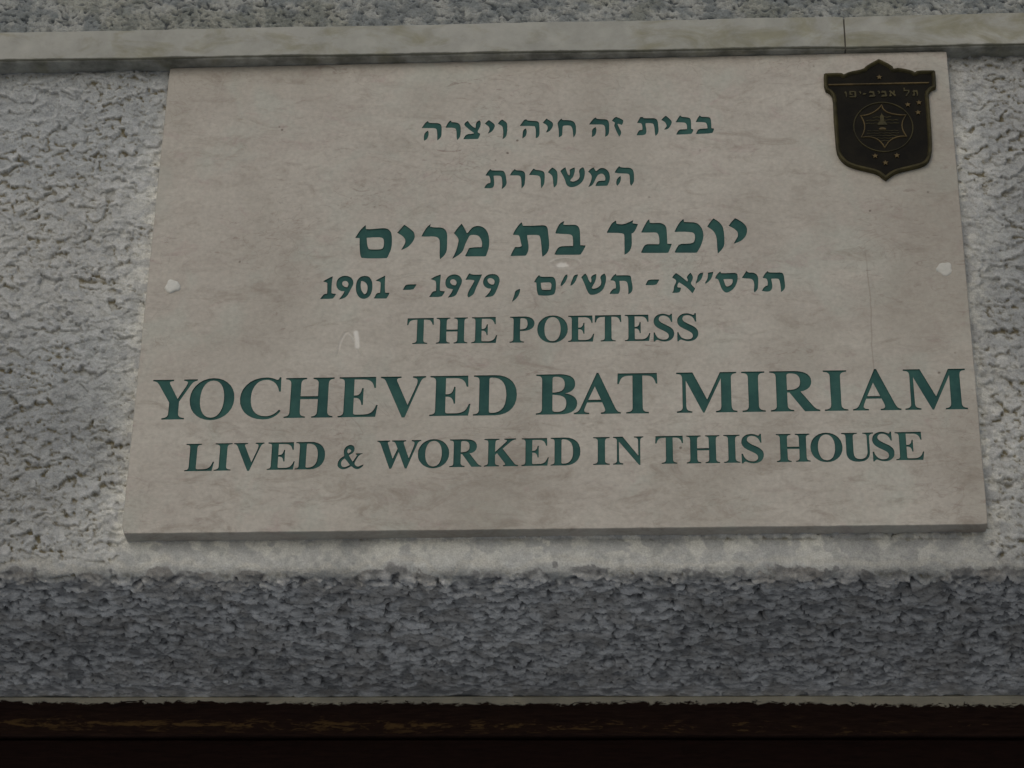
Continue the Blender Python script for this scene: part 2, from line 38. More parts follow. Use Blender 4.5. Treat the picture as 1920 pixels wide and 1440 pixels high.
LATIN = [(6, (-50.9, -0.00232), (-29.27, 0.00011), [('T', -105.89, -86.53), ('H', -84.4, -61.74), ('E', -58.64, -40.18), ('P', -31.0, -13.26), ('O', -11.0, 10.96), ('E', 11.39, 30.07), ('T', 30.66, 49.74), ('E', 52.39, 70.52), ('S', 73.1, 87.72), ('S', 90.11, 105.05)]), (7, (-110.08, -0.00047), (-77.66, -0.00049), [('Y', -288.75, -256.4), ('O', -260.84, -228.68), ('C', -224.35, -194.55), ('H', -191.91, -156.95), ('E', -153.12, -124.84), ('V', -123.26, -90.76), ('E', -87.39, -58.31), ('D', -56.13, -25.26), ('B', -11.3, 17.85), ('A', 15.63, 48.93), ('T', 46.62, 75.12), ('M', 88.75, 131.29), ('I', 135.07, 151.23), ('R', 155.01, 189.64), ('I', 192.98, 209.32), ('A', 212.83, 246.43), ('M', 249.47, 292.96)]), (8, (-150.66, 0.00351), (-128.9, 0.00414), [('L', -260.29, -239.69), ('I', -239.32, -227.39), ('V', -226.03, -204.52), ('E', -201.48, -181.98), ('D', -181.58, -160.65), ('W', -123.58, -92.67), ('O', -94.45, -72.47), ('R', -71.96, -49.37), ('K', -47.49, -23.63), ('E', -21.01, -2.0), ('D', -0.56, 20.22), ('I', 29.4, 40.81), ('N', 43.42, 64.58), ('T', 73.08, 92.49), ('H', 94.93, 118.02), ('I', 120.99, 132.16), ('S', 133.36, 148.66), ('H', 157.79, 181.12), ('O', 181.59, 203.66), ('U', 203.49, 225.57), ('S', 224.64, 239.5), ('E', 240.67, 260.12)])]
EMBLEM = {'outline': [(205.38, 179.17), (218.73, 179.3), (220.61, 177.8), (224.26, 180.13), (235.36, 182.25), (237.89, 185.58), (247.65, 191.63), (257.47, 185.06), (258.47, 182.12), (262.05, 183.0), (272.04, 180.12), (274.27, 178.32), (275.95, 180.02), (289.6, 179.66), (289.31, 163.98), (285.71, 162.64), (283.13, 158.88), (283.24, 151.24), (283.11, 133.24), (282.84, 114.48), (281.86, 103.33), (278.98, 96.91), (274.95, 93.77), (264.05, 90.79), (255.52, 88.68), (250.75, 85.57), (246.72, 81.98), (244.54, 83.87), (241.67, 87.16), (237.21, 89.38), (225.9, 92.6), (218.4, 96.01), (214.06, 101.21), (211.46, 107.79), (211.17, 120.89), (210.93, 139.76), (211.37, 156.89), (209.26, 161.73), (205.08, 164.24)], 'bar': [(208.42, 168.67), (284.17, 168.62)], 'ringc': [(247.54, 128.93)], 'ringx': [(225.53, 129.47), (269.52, 128.39), (248.86, 151.64), (246.25, 106.68)], 'star': [(247.56, 149.29), (251.79, 142.06), (265.19, 139.35), (261.51, 130.0), (264.36, 120.07), (254.25, 118.44), (247.6, 110.19), (241.17, 118.76), (230.43, 119.95), (233.67, 129.74), (231.11, 139.73), (240.16, 142.06)], 'stars': [(247.07, 174.69), (266.94, 148.8), (275.43, 150.49), (274.22, 141.5), (239.89, 102.93), (256.01, 103.01), (247.2, 96.73)], 'text': [(219.94, 156.67), (275.24, 157.17), (220.23, 162.41), (275.58, 162.42)]}
# ------------------------------------------------------------------ helpers
def thing(name, label, cat, group=None, loc=(0, 0, Z0)):
    o = bpy.data.objects.new(name, None); COL.objects.link(o); o.location = loc
    o['label'] = label; o['category'] = cat
    if group: o['group'] = group
    return o

def link(name, me, mat, parent, label=None, smooth=False):
    o = bpy.data.objects.new(name, me); COL.objects.link(o)
    if parent: o.parent = parent
    if mat: me.materials.append(mat)
    if smooth: me.polygons.foreach_set('use_smooth', [True]*len(me.polygons))
    if label: o['label'] = label
    return o

def mesh(name, vs, fs):
    me = bpy.data.meshes.new(name); me.from_pydata([tuple(v) for v in vs], [], fs); me.update(); return me

class Nodes:
    def __init__(s, name, rough=0.85, spec=0.3):
        s.m = bpy.data.materials.new(name); s.m.use_nodes = True
        s.t = s.m.node_tree; s.b = s.t.nodes['Principled BSDF']
        s.b.inputs['Roughness'].default_value = rough
        s.b.inputs['Specular IOR Level'].default_value = spec
        s.tc = s.t.nodes.new('ShaderNodeTexCoord')
    def n(s, typ, **kw):
        x = s.t.nodes.new(typ)
        for k, v in kw.items(): setattr(x, k, v)
        return x
    def l(s, a, b): s.t.links.new(a, b)
    def mapped(s, scale=(1, 1, 1), rot=(0, 0, 0)):
        m = s.n('ShaderNodeMapping'); s.l(s.tc.outputs['Object'], m.inputs[0])
        m.inputs['Scale'].default_value = scale; m.inputs['Rotation'].default_value = rot
        return m.outputs[0]
    def noise(s, scale, detail=4, rough=0.55, dist=0.0, vec=None):
        x = s.n('ShaderNodeTexNoise'); x.inputs['Scale'].default_value = scale
        x.inputs['Detail'].default_value = detail; x.inputs['Roughness'].default_value = rough
        x.inputs['Distortion'].default_value = dist
        s.l(vec if vec is not None else s.tc.outputs['Object'], x.inputs['Vector'])
        return x.outputs['Fac']
    def ramp(s, fac, stops):
        r = s.n('ShaderNodeValToRGB'); s.l(fac, r.inputs[0]); e = r.color_ramp.elements
        while len(e) < len(stops): e.new(0.5)
        for i, (p, c) in enumerate(stops):
            e[i].position = p; e[i].color = (c, c, c, 1) if isinstance(c, (int, float)) else (*c, 1)
        return r.outputs[0]
    def mix(s, fac, a, b, mode='MIX'):
        x = s.n('ShaderNodeMix', data_type='RGBA', blend_type=mode)
        if isinstance(fac, (int, float)): x.inputs[0].default_value = fac
        else: s.l(fac, x.inputs[0])
        for sock, v in ((x.inputs[6], a), (x.inputs[7], b)):
            if isinstance(v, tuple): sock.default_value = (*v, 1)
            else: s.l(v, sock)
        return x.outputs[2]
    def math(s, op, a, b=0.0, clamp=False):
        x = s.n('ShaderNodeMath', operation=op); x.use_clamp = clamp
        for sock, v in ((x.inputs[0], a), (x.inputs[1], b)):
            if isinstance(v, (int, float)): sock.default_value = v
            else: s.l(v, sock)
        return x.outputs[0]
    def color(s, c): s.l(c, s.b.inputs['Base Color'])
    def bump(s, h, dist, strength=1.0):
        x = s.n('ShaderNodeBump'); x.inputs['Distance'].default_value = dist; x.inputs['Strength'].default_value = strength
        if s.b.inputs['Normal'].is_linked: s.l(s.b.inputs['Normal'].links[0].from_socket, x.inputs['Normal'])
        s.l(h, x.inputs['Height']); s.l(x.outputs[0], s.b.inputs['Normal'])
    def xyz(s):
        x = s.n('ShaderNodeSeparateXYZ'); s.l(s.tc.outputs['Object'], x.inputs[0]); return x.outputs
    def attr(s, name):
        a = s.n('ShaderNodeAttribute'); a.attribute_name = name; return a

# numpy noise
_rng = np.random.default_rng(7)
_T = _rng.random((256, 256))
def vnoise(x, y, seed=0):
    x = x + seed*17.31; y = y + seed*9.77
    xi = np.floor(x).astype(int); yi = np.floor(y).astype(int); fx = x-xi; fy = y-yi
    fx = fx*fx*(3-2*fx); fy = fy*fy*(3-2*fy)
    a = _T[xi & 255, yi & 255]; b = _T[(xi+1) & 255, yi & 255]
    c = _T[xi & 255, (yi+1) & 255]; d = _T[(xi+1) & 255, (yi+1) & 255]
    return (a*(1-fx)+b*fx)*(1-fy)+(c*(1-fx)+d*fx)*fy
def fbm(x, y, seed=0, o=4, g=0.5):
    v = 0; a = 1; n = 0
    for k in range(o): v = v+a*vnoise(x*2**k, y*2**k, seed+k*3); n += a; a *= g
    return v/n
def blur(a, r):
    for ax in (0, 1):
        c = np.cumsum(np.pad(a, [(r+1, r) if k == ax else (0, 0) for k in (0, 1)], mode='edge'), axis=ax)
        n = a.shape[ax]
        a = (np.take(c, range(2*r+1, 2*r+1+n), axis=ax)-np.take(c, range(0, n), axis=ax))/(2*r+1)
    return a
def smooth01(t): t = np.clip(t, 0, 1); return t*t*(3-2*t)

# ------------------------------------------------------------------ stucco relief (real displaced geometry)
RES = 0.0008
XH = 0.50                                            # half width of the finely modelled strip
def flakes(h_rows, cell, asp, base, tilt, dome, warp, seed, density=2.6, tdir=None, edge=0.25, sharp=9):
    """overlapping flakes of thrown render: each is a tilted, slightly domed lump with a ragged rim"""
    nx = int(2*XH/RES); ny = h_rows
    yy, xx = np.mgrid[0:ny, 0:nx]*RES
    wx = (fbm(xx/(cell*0.9), yy/(cell*0.9), seed, 3)-.5)*warp*cell*2
    wy = (fbm(xx/(cell*0.9), yy/(cell*0.9), seed+40, 3)-.5)*warp*cell*2
    fine = (fbm(xx/(cell*.25), yy/(cell*.25), seed+80, 3)-.5)*edge*2
    U = xx+wx; V = yy+wy
    H = np.full((ny, nx), -0.0004)
    r = np.random.default_rng(seed)
    n = int(density*nx*ny*RES*RES/(cell*cell*asp)*1.2)
    for k in range(n):
        cx = r.uniform(0, nx*RES); cy = r.uniform(0, ny*RES)
        s = cell*r.uniform(.45, 1.25)*.75; a = s; b = s*asp*r.uniform(.75, 1.25); th = r.normal(0, .42)
        R = int((max(a, b)*1.5+warp*cell)/RES)+2; i0 = int(cy/RES); j0 = int(cx/RES)
        ys = slice(max(0, i0-R), min(ny, i0+R)); xs = slice(max(0, j0-R), min(nx, j0+R))
        dx = U[ys, xs]-cx; dy = V[ys, xs]-cy
        c, q = math.cos(th), math.sin(th); u = (dx*c+dy*q)/a; v = (-dx*q+dy*c)/b
        d = np.sqrt(u*u+v*v)+fine[ys, xs]
        bh = r.uniform(0, base); t = tilt*r.uniform(.4, 1.3)
        if tdir is None: tv = v
        else: an = r.uniform(0, 6.28); tv = u*math.cos(an)*.6+v*(.5+.5*math.sin(an))
        hh = bh+dome*(1-d*d)+t*tv
        hh = np.where(d < 1, hh*smooth01((1-d)*sharp+.15), -1)
        H[ys, xs] = np.maximum(H[ys, xs], hh)
    return H

def axis(dense_lo, dense_hi, step, lo, hi):
    a = list(np.arange(dense_lo, dense_hi+1e-9, step)); s = step; v = dense_lo; L = []
    while v > lo: s = min(s*1.08, .004 if abs(v) < .95 else .05); v -= s; L.append(v)
    s = step; v = a[-1]; Rr = []
    while v < hi: s = min(s*1.08, .004 if abs(v) < (.95 if lo < 0 and hi > 1.3 else .6) else .05); v += s; Rr.append(v)
    return np.array(L[::-1]+a+Rr)

def sample(H, s, x):
    """height rows at arc distance s (m) and columns x (m), mirrored beyond the fine strip"""
    ny, nx = H.shape
    i = np.abs(np.round(s/RES).astype(int)) % (2*ny); i = np.where(i >= ny, 2*ny-1-i, i)
    j = np.round((x+XH)/RES).astype(int) % (2*nx); j = np.where(j >= nx, 2*nx-1-j, j)
    return H[np.ix_(i, j)]

def grid_obj(name, P, keep, col, mat, parent, label=None):
    ny, nx = P.shape[:2]
    idx = np.arange(ny*nx).reshape(ny, nx)
    q = np.stack([idx[:-1, :-1], idx[1:, :-1], idx[1:, 1:], idx[:-1, 1:]], -1)
    if keep is not None: q = q[keep[:-1, :-1] & keep[1:, :-1] & keep[1:, 1:] & keep[:-1, 1:]]
    q = q.reshape(-1, 4)
    used = np.zeros(ny*nx, bool); used[q.ravel()] = True
    remap = np.cumsum(used)-1; q = remap[q]
    V = P.reshape(-1, 3)[used]; C = col.reshape(-1, 3)[used]
    me = bpy.data.meshes.new(name); me.vertices.add(len(V)); me.vertices.foreach_set('co', V.astype('f').ravel())
    me.loops.add(q.size); me.loops.foreach_set('vertex_index', q.astype('i').ravel())
    me.polygons.add(len(q)); me.polygons.foreach_set('loop_start', np.arange(0, q.size, 4, dtype='i'))
    me.update(calc_edges=True)
    me.polygons.foreach_set('use_smooth', np.ones(len(q), bool))
    ca = me.color_attributes.new('tint', 'FLOAT_COLOR', 'POINT')
    ca.data.foreach_set('color', np.concatenate([C, np.ones((len(C), 1))], 1).astype('f').ravel())
    me.update()
    return link(name, me, mat, parent, label)

def stucco_material(name, gloss=.25):
    k = Nodes(name, .8, gloss)
    c = k.attr('tint').outputs['Color']
    f = k.noise(900, 4, .6); g = k.noise(160, 4, .6)
    c2 = k.mix(1.0, c, k.ramp(f, [(.3, .80), (.7, 1.16)]), 'MULTIPLY')
    c2 = k.mix(1.0, c2, k.ramp(g, [(.3, .86), (.7, 1.12)]), 'MULTIPLY')
    k.color(c2); k.bump(k.noise(620, 6, .7), .0007, 1.0); k.bump(k.noise(230, 5, .65, .6), .0014, .8)
    return k.m

M_STUC = stucco_material('painted_stucco'); M_SOFF = stucco_material('bare_grey_render', .35)
house = thing('house_wall', 'rough thrown-render house wall, whitish beside the plaque and blue-grey under the window head', 'wall')

def C3(*c): return np.array(c)
def lerp(a, b, t): return a*(1-t[..., None])+b*t[..., None]

# --- lower wall + rounded corner + underside of the window head, one continuous skin
ZT, ZC = .203, -.2262; RC = .006
y_in = .262
L1 = ZT-(ZC+RC); L2 = RC*math.pi/2; L3 = y_in-RC
xs = axis(-.46, .40, RES, -1.5, 1.5)
ss = np.concatenate([np.arange(0, L1+L2+L3, RES)])
H1 = flakes(int((L1+.03)/RES), .0120, .64, .0014, .0016, .0003, .48, 11, 2.7, edge=.42, sharp=14)
H1 = H1+.50*flakes(int((L1+.03)/RES), .0050, .80, .0013, .0011, .0005, .45, 13, 2.2, tdir=1, edge=.40, sharp=8)
H2 = flakes(int((L2+L3+.03)/RES), .0130, .62, .0026, .0030, .0007, .45, 23, 2.2, tdir=1, edge=.42, sharp=11)
H2 = H2+.6*flakes(int((L2+L3+.03)/RES), .0048, .85, .0014, .0016, .0006, .40, 29, 2.4, tdir=1, edge=.35, sharp=8)
s2, x2 = np.meshgrid(ss, xs, indexing='ij')
hA = sample(H1, ss, xs); hB = sample(H2, np.maximum(ss-L1+.012, 0), xs)
edge_n = (fbm(x2*60, s2*60, 5, 4)-.5)
tB = smooth01((s2-L1-.0055+edge_n*.010)/.005)
zz = ZT-s2                                                      # plaque-relative height on the wall part
below = smooth01((-.199-zz)/.003)*(1-smooth01((-.221-zz+edge_n*.012)/.008))
side = 1-smooth01((np.abs(x2+.0)-.300)/.006)
calm = below*(1-smooth01((np.abs(x2)-.298)/.01))
nearside = np.exp(-np.clip(np.abs(x2)-.300, 0, 1)/.010)*(np.abs(x2) > .28)*(zz > -.2)
hA = hA*(1-.85*calm)*(1-.55*nearside)+.0004*calm
h = hA*(1-tB)+hB*tB
h = h*(1-.80*np.exp(-((s2-L1-.0025)/.0075)**2))*(1-.65*smooth01((s2-L1-.195)/.03))
# build-out of the render towards the stone band
gro = .0002+.0058*smooth01((zz+.16)/.36)+(-.0028*smooth01((zz+.1)/.3))*(x2/.4)
gro = np.where(s2 > L1, .0002, gro)
h = h+gro+.0012*(fbm(x2*14, s2*14, 9, 3)-.5)
th = np.clip((s2-L1)/RC, 0, math.pi/2)
cy_ = np.where(s2 <= L1, 0, np.where(s2 <= L1+L2, RC*(1-np.cos(th)), RC+(s2-L1-L2)))
cz_ = np.where(s2 <= L1, zz, np.where(s2 <= L1+L2, ZC+RC-RC*np.sin(th), ZC))
ny_ = -np.cos(th); nz_ = -np.sin(th)
wgt = smooth01((.05-cz_)/.25); slope = -.0095+.004*np.clip(cy_/.23, 0, 1)
P = np.stack([x2, cy_+ny_*h, cz_+nz_*h+slope*x2*wgt], -1)
keep = ~((np.abs(x2) < .296) & (np.abs(zz) < .194) & (s2 < L1))
# colour of the render, with crevice shade and flake highlights painted in: lime-white paint by the plaque, bare grey on the underside, ochre grime lodged in hollows
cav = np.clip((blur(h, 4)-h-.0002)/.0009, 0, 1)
patch = smooth01((fbm(x2*26, s2*26, 61, 4)-.42)/.18)
white = lerp(C3(.365, .382, .378), C3(.430, .436, .415), smooth01((fbm(x2*9, s2*9, 33, 3)-.3)/.4))
cream = C3(.780, .775, .700)
nearp = np.exp(-np.clip(np.maximum(np.abs(x2)-.300, -(zz+.20)), 0, 1)/.016)*smooth01((.19-zz)/.1)
nearp = np.clip(nearp*(.55+.9*fbm(x2*40, s2*40, 71, 3)), 0, 1)
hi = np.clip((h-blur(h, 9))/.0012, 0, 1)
A = lerp(white, cream, nearp*.92)
A = lerp(A, C3(.25, .265, .27), smooth01((fbm(x2*150, s2*170, 44, 4)-.50)/.14)*.40)
A = lerp(A, C3(.54, .55, .54), smooth01((hi-.25)/.5)*.45)  # highlights painted on the raised flakes
gp = smooth01((fbm(x2*75, s2*95, 47, 4)-.53)/.07)*np.clip(nearp*1.6, 0, 1)
A = lerp(A, C3(.40, .41, .405), gp*.75)
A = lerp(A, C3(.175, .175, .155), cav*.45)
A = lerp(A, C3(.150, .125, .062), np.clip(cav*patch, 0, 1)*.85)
gn = fbm(x2*120, s2*120, 90, 4)
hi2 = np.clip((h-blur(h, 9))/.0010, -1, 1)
G = lerp(C3(.345, .348, .338), C3(.790, .785, .750), smooth01((gn*.7+.18*hi2+.15-.36)/.36))  # raised flakes painted paler, as highlights
G = lerp(G, C3(.44, .415, .37), smooth01((fbm(x2*60, s2*60, 91, 3)-.54)/.12)*.5)
G = lerp(G, C3(.085, .086, .088), cav*.88)  # crevice shade painted into the hollows
G = G*(1-.35*np.exp(-((s2-L1-.002)/.008)**2))[..., None]      # tint painted darker along the corner, to mute flakes that catch the sky
tC = smooth01((s2-L1-.0062+edge_n*.026+(fbm(x2*210, s2*210, 15, 3)-.5)*.006)/.0008)
# a few spots of the white paint overshoot onto the grey and the reverse
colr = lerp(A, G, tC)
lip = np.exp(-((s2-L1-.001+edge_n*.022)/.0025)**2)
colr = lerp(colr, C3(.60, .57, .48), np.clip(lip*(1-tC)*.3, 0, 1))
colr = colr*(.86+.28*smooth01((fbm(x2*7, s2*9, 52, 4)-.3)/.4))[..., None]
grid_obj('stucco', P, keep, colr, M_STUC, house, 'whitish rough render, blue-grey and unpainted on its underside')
# closing skin behind the window frame
me = mesh('reveal_back', [(-1.5, .2615, ZC+.02), (1.5, .2615, ZC+.02), (1.5, .2615, -1.6), (-1.5, .2615, -1.6)], [(0, 1, 2, 3)])
link('reveal_back', me, M_SOFF, house)

# --- wall above the stone band
xs = axis(-.46, .40, RES, -1.5, 1.5)
ss = axis(0, .072, RES, 0, 1.2); ss = ss[ss >= 0]   # rows climb from behind the band
H3 = flakes(int(.08/RES), .0115, .45, .0018, .0016, .0004, .45, 37, 3.0, edge=.40, sharp=12)
H3 = H3+.5*flakes(int(.08/RES), .0050, .5, .0012, .0010, .0004, .40, 38, 2.6, edge=.35, sharp=8)
s2, x2 = np.meshgrid(ss, xs, indexing='ij')
h = sample(H3, ss, xs)+.004+.0015*(fbm(x2*14, s2*14, 19, 3)-.5)
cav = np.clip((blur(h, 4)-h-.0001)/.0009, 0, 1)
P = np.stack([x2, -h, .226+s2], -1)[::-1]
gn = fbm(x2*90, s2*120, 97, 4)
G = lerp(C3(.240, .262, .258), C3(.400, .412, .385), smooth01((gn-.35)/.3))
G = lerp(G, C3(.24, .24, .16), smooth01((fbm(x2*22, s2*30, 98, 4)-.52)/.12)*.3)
G = lerp(G, C3(.050, .062, .075), cav*.85)  # hollows of the relief painted dark, as crevice shade
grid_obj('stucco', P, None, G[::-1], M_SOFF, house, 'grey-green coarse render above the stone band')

# --- stone band
k = Nodes('band_limestone', .75, .3)
X, Y, Z = k.xyz()
n1 = k.noise(9, 5, .6, .4); n2 = k.noise(60, 5, .6); vec = k.mapped((1, 1, 2.2))
c = k.mix(k.ramp(n1, [(.35, 0), (.65, 1)]), (.330, .335, .295), (.400, .398, .355))
st = k.noise(22, 5, .62, .6, vec)
xm = k.math('MULTIPLY_ADD', X, 1.6); k.t.nodes[-1].inputs[2].default_value = .18
stm = k.math('ADD', st, k.math('MULTIPLY', k.math('MAXIMUM', xm, 0.0), .16))
c = k.mix(k.ramp(stm, [(.52, 0), (.70, .75)]), c, (.245, .235, .155))
c = k.mix(k.ramp(k.noise(48, 5, .65, .3), [(.58, 0), (.76, .35)]), c, (.22, .21, .15))
c = k.mix(1.0, c, k.ramp(n2, [(.3, .86), (.7, 1.1)]), 'MULTIPLY')
# dirt line clinging to the lower arris
e1 = k.math('ADD', k.math('MULTIPLY', k.math('ABSOLUTE', k.math('SUBTRACT', Z, .2013)), 330.0), k.math('MULTIPLY', k.noise(55, 4, .6), .9))
c = k.mix(k.ramp(e1, [(.60, .92), (1.5, 0)]), c, (.050, .052, .036))
k.color(c); k.bump(k.noise(500, 5, .6), .0003, .8); k.bump(n2, .0008, .5)
M_BAND = k.m
band = bpy.data.objects.new('stone_band', None); COL.objects.link(band); band.parent = house
def yf(x): return -.0222+.0105*x
def band_stone(x0, x1):
    r = random.Random(int(x0*1000)); n = max(8, int((x1-x0)/.012)); vs = []; fs = []
    ch = .0010
    prof = lambda x, zt: [(.02, .2000), (yf(x)+ch, .2000), (yf(x), .2000+ch), (yf(x)-.0003, .2100), (yf(x)-.0002, .2200), (yf(x), zt-ch), (yf(x)+ch, zt), (.02, zt)]
    for i in range(n+1):
        x = x0+(x1-x0)*i/n; zt = .2303+.0036*x
        wv = .0004*math.sin(x*31+x0)+r.uniform(-.00018, .00018)
        wz = r.uniform(-.00035, .00035)
        inset = .0008 if i in (0, n) else 0
        for j, (y, z) in enumerate(prof(x, zt)):
            f = 1 if 0 < j < 7 else 0
            vs.append((x, y+(wv+inset)*f, z+(wz if j in (1, 2, 5, 6) else 0)))
    m = 8
    for i in range(n):
        for j in range(m-1): fs.append((i*m+j, i*m+j+1, (i+1)*m+j+1, (i+1)*m+j))
    fs.append(tuple(range(m))[::-1]); fs.append(tuple(n*m+j for j in range(m)))
    return mesh('stone', vs, fs)
for a, b in ((-1.5, -.7790), (-.7780, .2222), (.2234, 1.5)):
    link('stone', band_stone(a, b), M_BAND, band)
mj = Nodes('joint_mortar', .95, .1); mj.b.inputs['Base Color'].default_value = (.12, .115, .10, 1)
for xj in (-.7785, .2228):
    v = [(xj+dx, y, z) for dx in (-.0016, .0016) for y, z in ((.01, .2008), (yf(xj)+.0022, .2008), (yf(xj)+.0022, .2295), (.01, .2295))]
    link('mortar_joint', mesh('mortar_joint', v, [(0, 1, 2, 3), (7, 6, 5, 4), (1, 5, 6, 2), (0, 4, 5, 1), (2, 6, 7, 3), (0, 3, 7, 4)]), mj.m, band)

# ------------------------------------------------------------------ window frame under the wall head
k = Nodes('flaking_brown_paint', .8, .12)
X, Y, Z = k.xyz(); gv = k.mapped((14, 60, 120)); grain = k.noise(4, 6, .65, .5, gv)
brown = k.mix(k.ramp(grain, [(.3, 0), (.7, 1)]), (.018, .0095, .0075), (.042, .022, .015))
Zs = k.math('ADD', Z, k.math('MULTIPLY', X, .0055))
rag = k.math('MULTIPLY', k.math('SUBTRACT', k.noise(85, 7, .75, .8, k.mapped((1, 1, 2.4))), .5), .0175)
drop = k.math('MULTIPLY', k.ramp(k.noise(3.1, 2, .5, 0, k.mapped((1, 0, 0))), [(.42, 0), (.60, 1)]), .0035)
edge = k.math('ADD', k.math('ADD', Zs, rag), drop)
cream_m = k.ramp(k.math('MULTIPLY', k.math('ADD', edge, .2356), 900.0), [(0, 0), (1, 1)])
cream_c = k.mix(k.ramp(k.noise(40, 4, .6), [(.35, 0), (.7, 1)]), (.54, .49, .37), (.74, .66, .47))
c = k.mix(cream_m, brown, cream_c)
# scraped patches where the old ochre coat shows
sp = k.noise(95, 6, .72, .5, k.mapped((.55, 1, 2.6)))
bandm = k.ramp(k.math('ABSOLUTE', k.math('MULTIPLY', k.math('ADD', Zs, .2550), 95.0)), [(.0, 1), (.95, 0)])
leftm = k.ramp(k.math('MULTIPLY', k.math('SUBTRACT', .35, X), 1.25), [(.05, .25), (.85, 1)])
spm = k.ramp(k.math('ADD', sp, k.math('MULTIPLY', k.math('MULTIPLY', bandm, leftm), .16)), [(.615, 0), (.69, .85)])
c = k.mix(k.math('MULTIPLY', spm, bandm), c, (.16, .095, .035))
k.color(c); k.bump(grain, .0006, .6); k.bump(cream_m, .0006, -.6)
M_RAIL = k.m
k = Nodes('dark_brown_paint', .8, .08)
grain = k.noise(4, 6, .65, .5, k.mapped((14, 60, 120)))
k.color(k.mix(k.ramp(grain, [(.3, 0), (.7, 1)]), (.011, .0058, .0047), (.022, .0105, .0082)))
k.bump(grain, .0004, .6); M_SASH = k.m
win = thing('window_frame', 'dark brown timber window frame with flaking paint below the grey wall head', 'window frame')
win.location.z += .0022
win.rotation_euler = (0, math.radians(.315), 0)
def rail(name, x0, x1, y0, y1, z0, z1, mat, bev=.0012):
    r = random.Random(int(z0*9999)); n = 90; vs = []; fs = []
    for i in range(n+1):
        x = x0+(x1-x0)*i/n; w1 = r.uniform(-.0003, .0003); w2 = r.uniform(-.00025, .00025)
        prof = [(y1, z0), (y0+bev, z0+w1), (y0, z0+bev+w1), (y0+w2*.4, (z0+z1)/2), (y0, z1-bev+w2), (y0+bev, z1+w2), (y1, z1)]
        vs += [(x, y, z) for y, z in prof]
    m = 7
    for i in range(n):
        for j in range(m): fs.append((i*m+j, i*m+(j+1) % m, (i+1)*m+(j+1) % m, (i+1)*m+j))
    fs.append(tuple(range(m))[::-1]); fs.append(tuple(n*m+j for j in range(m)))
    return link(name, mesh(name, vs, fs), mat, win)
rail('head_rail', -1.3, 1.3, .229, .260, -.2625, -.2300, M_RAIL)
rail('sash_rail', -1.3, 1.3, .2325, .258, -.345, -.2645, M_SASH)
k = Nodes('window_glass', .08, .5); k.b.inputs['Base Color'].default_value = (.015, .017, .018, 1)
link('pane', mesh('pane', [(-1.3, .246, -1.5), (1.3, .246, -1.5), (1.3, .246, -.345), (-1.3, .246, -.345)], [(0, 1, 2, 3)]), k.m, win)

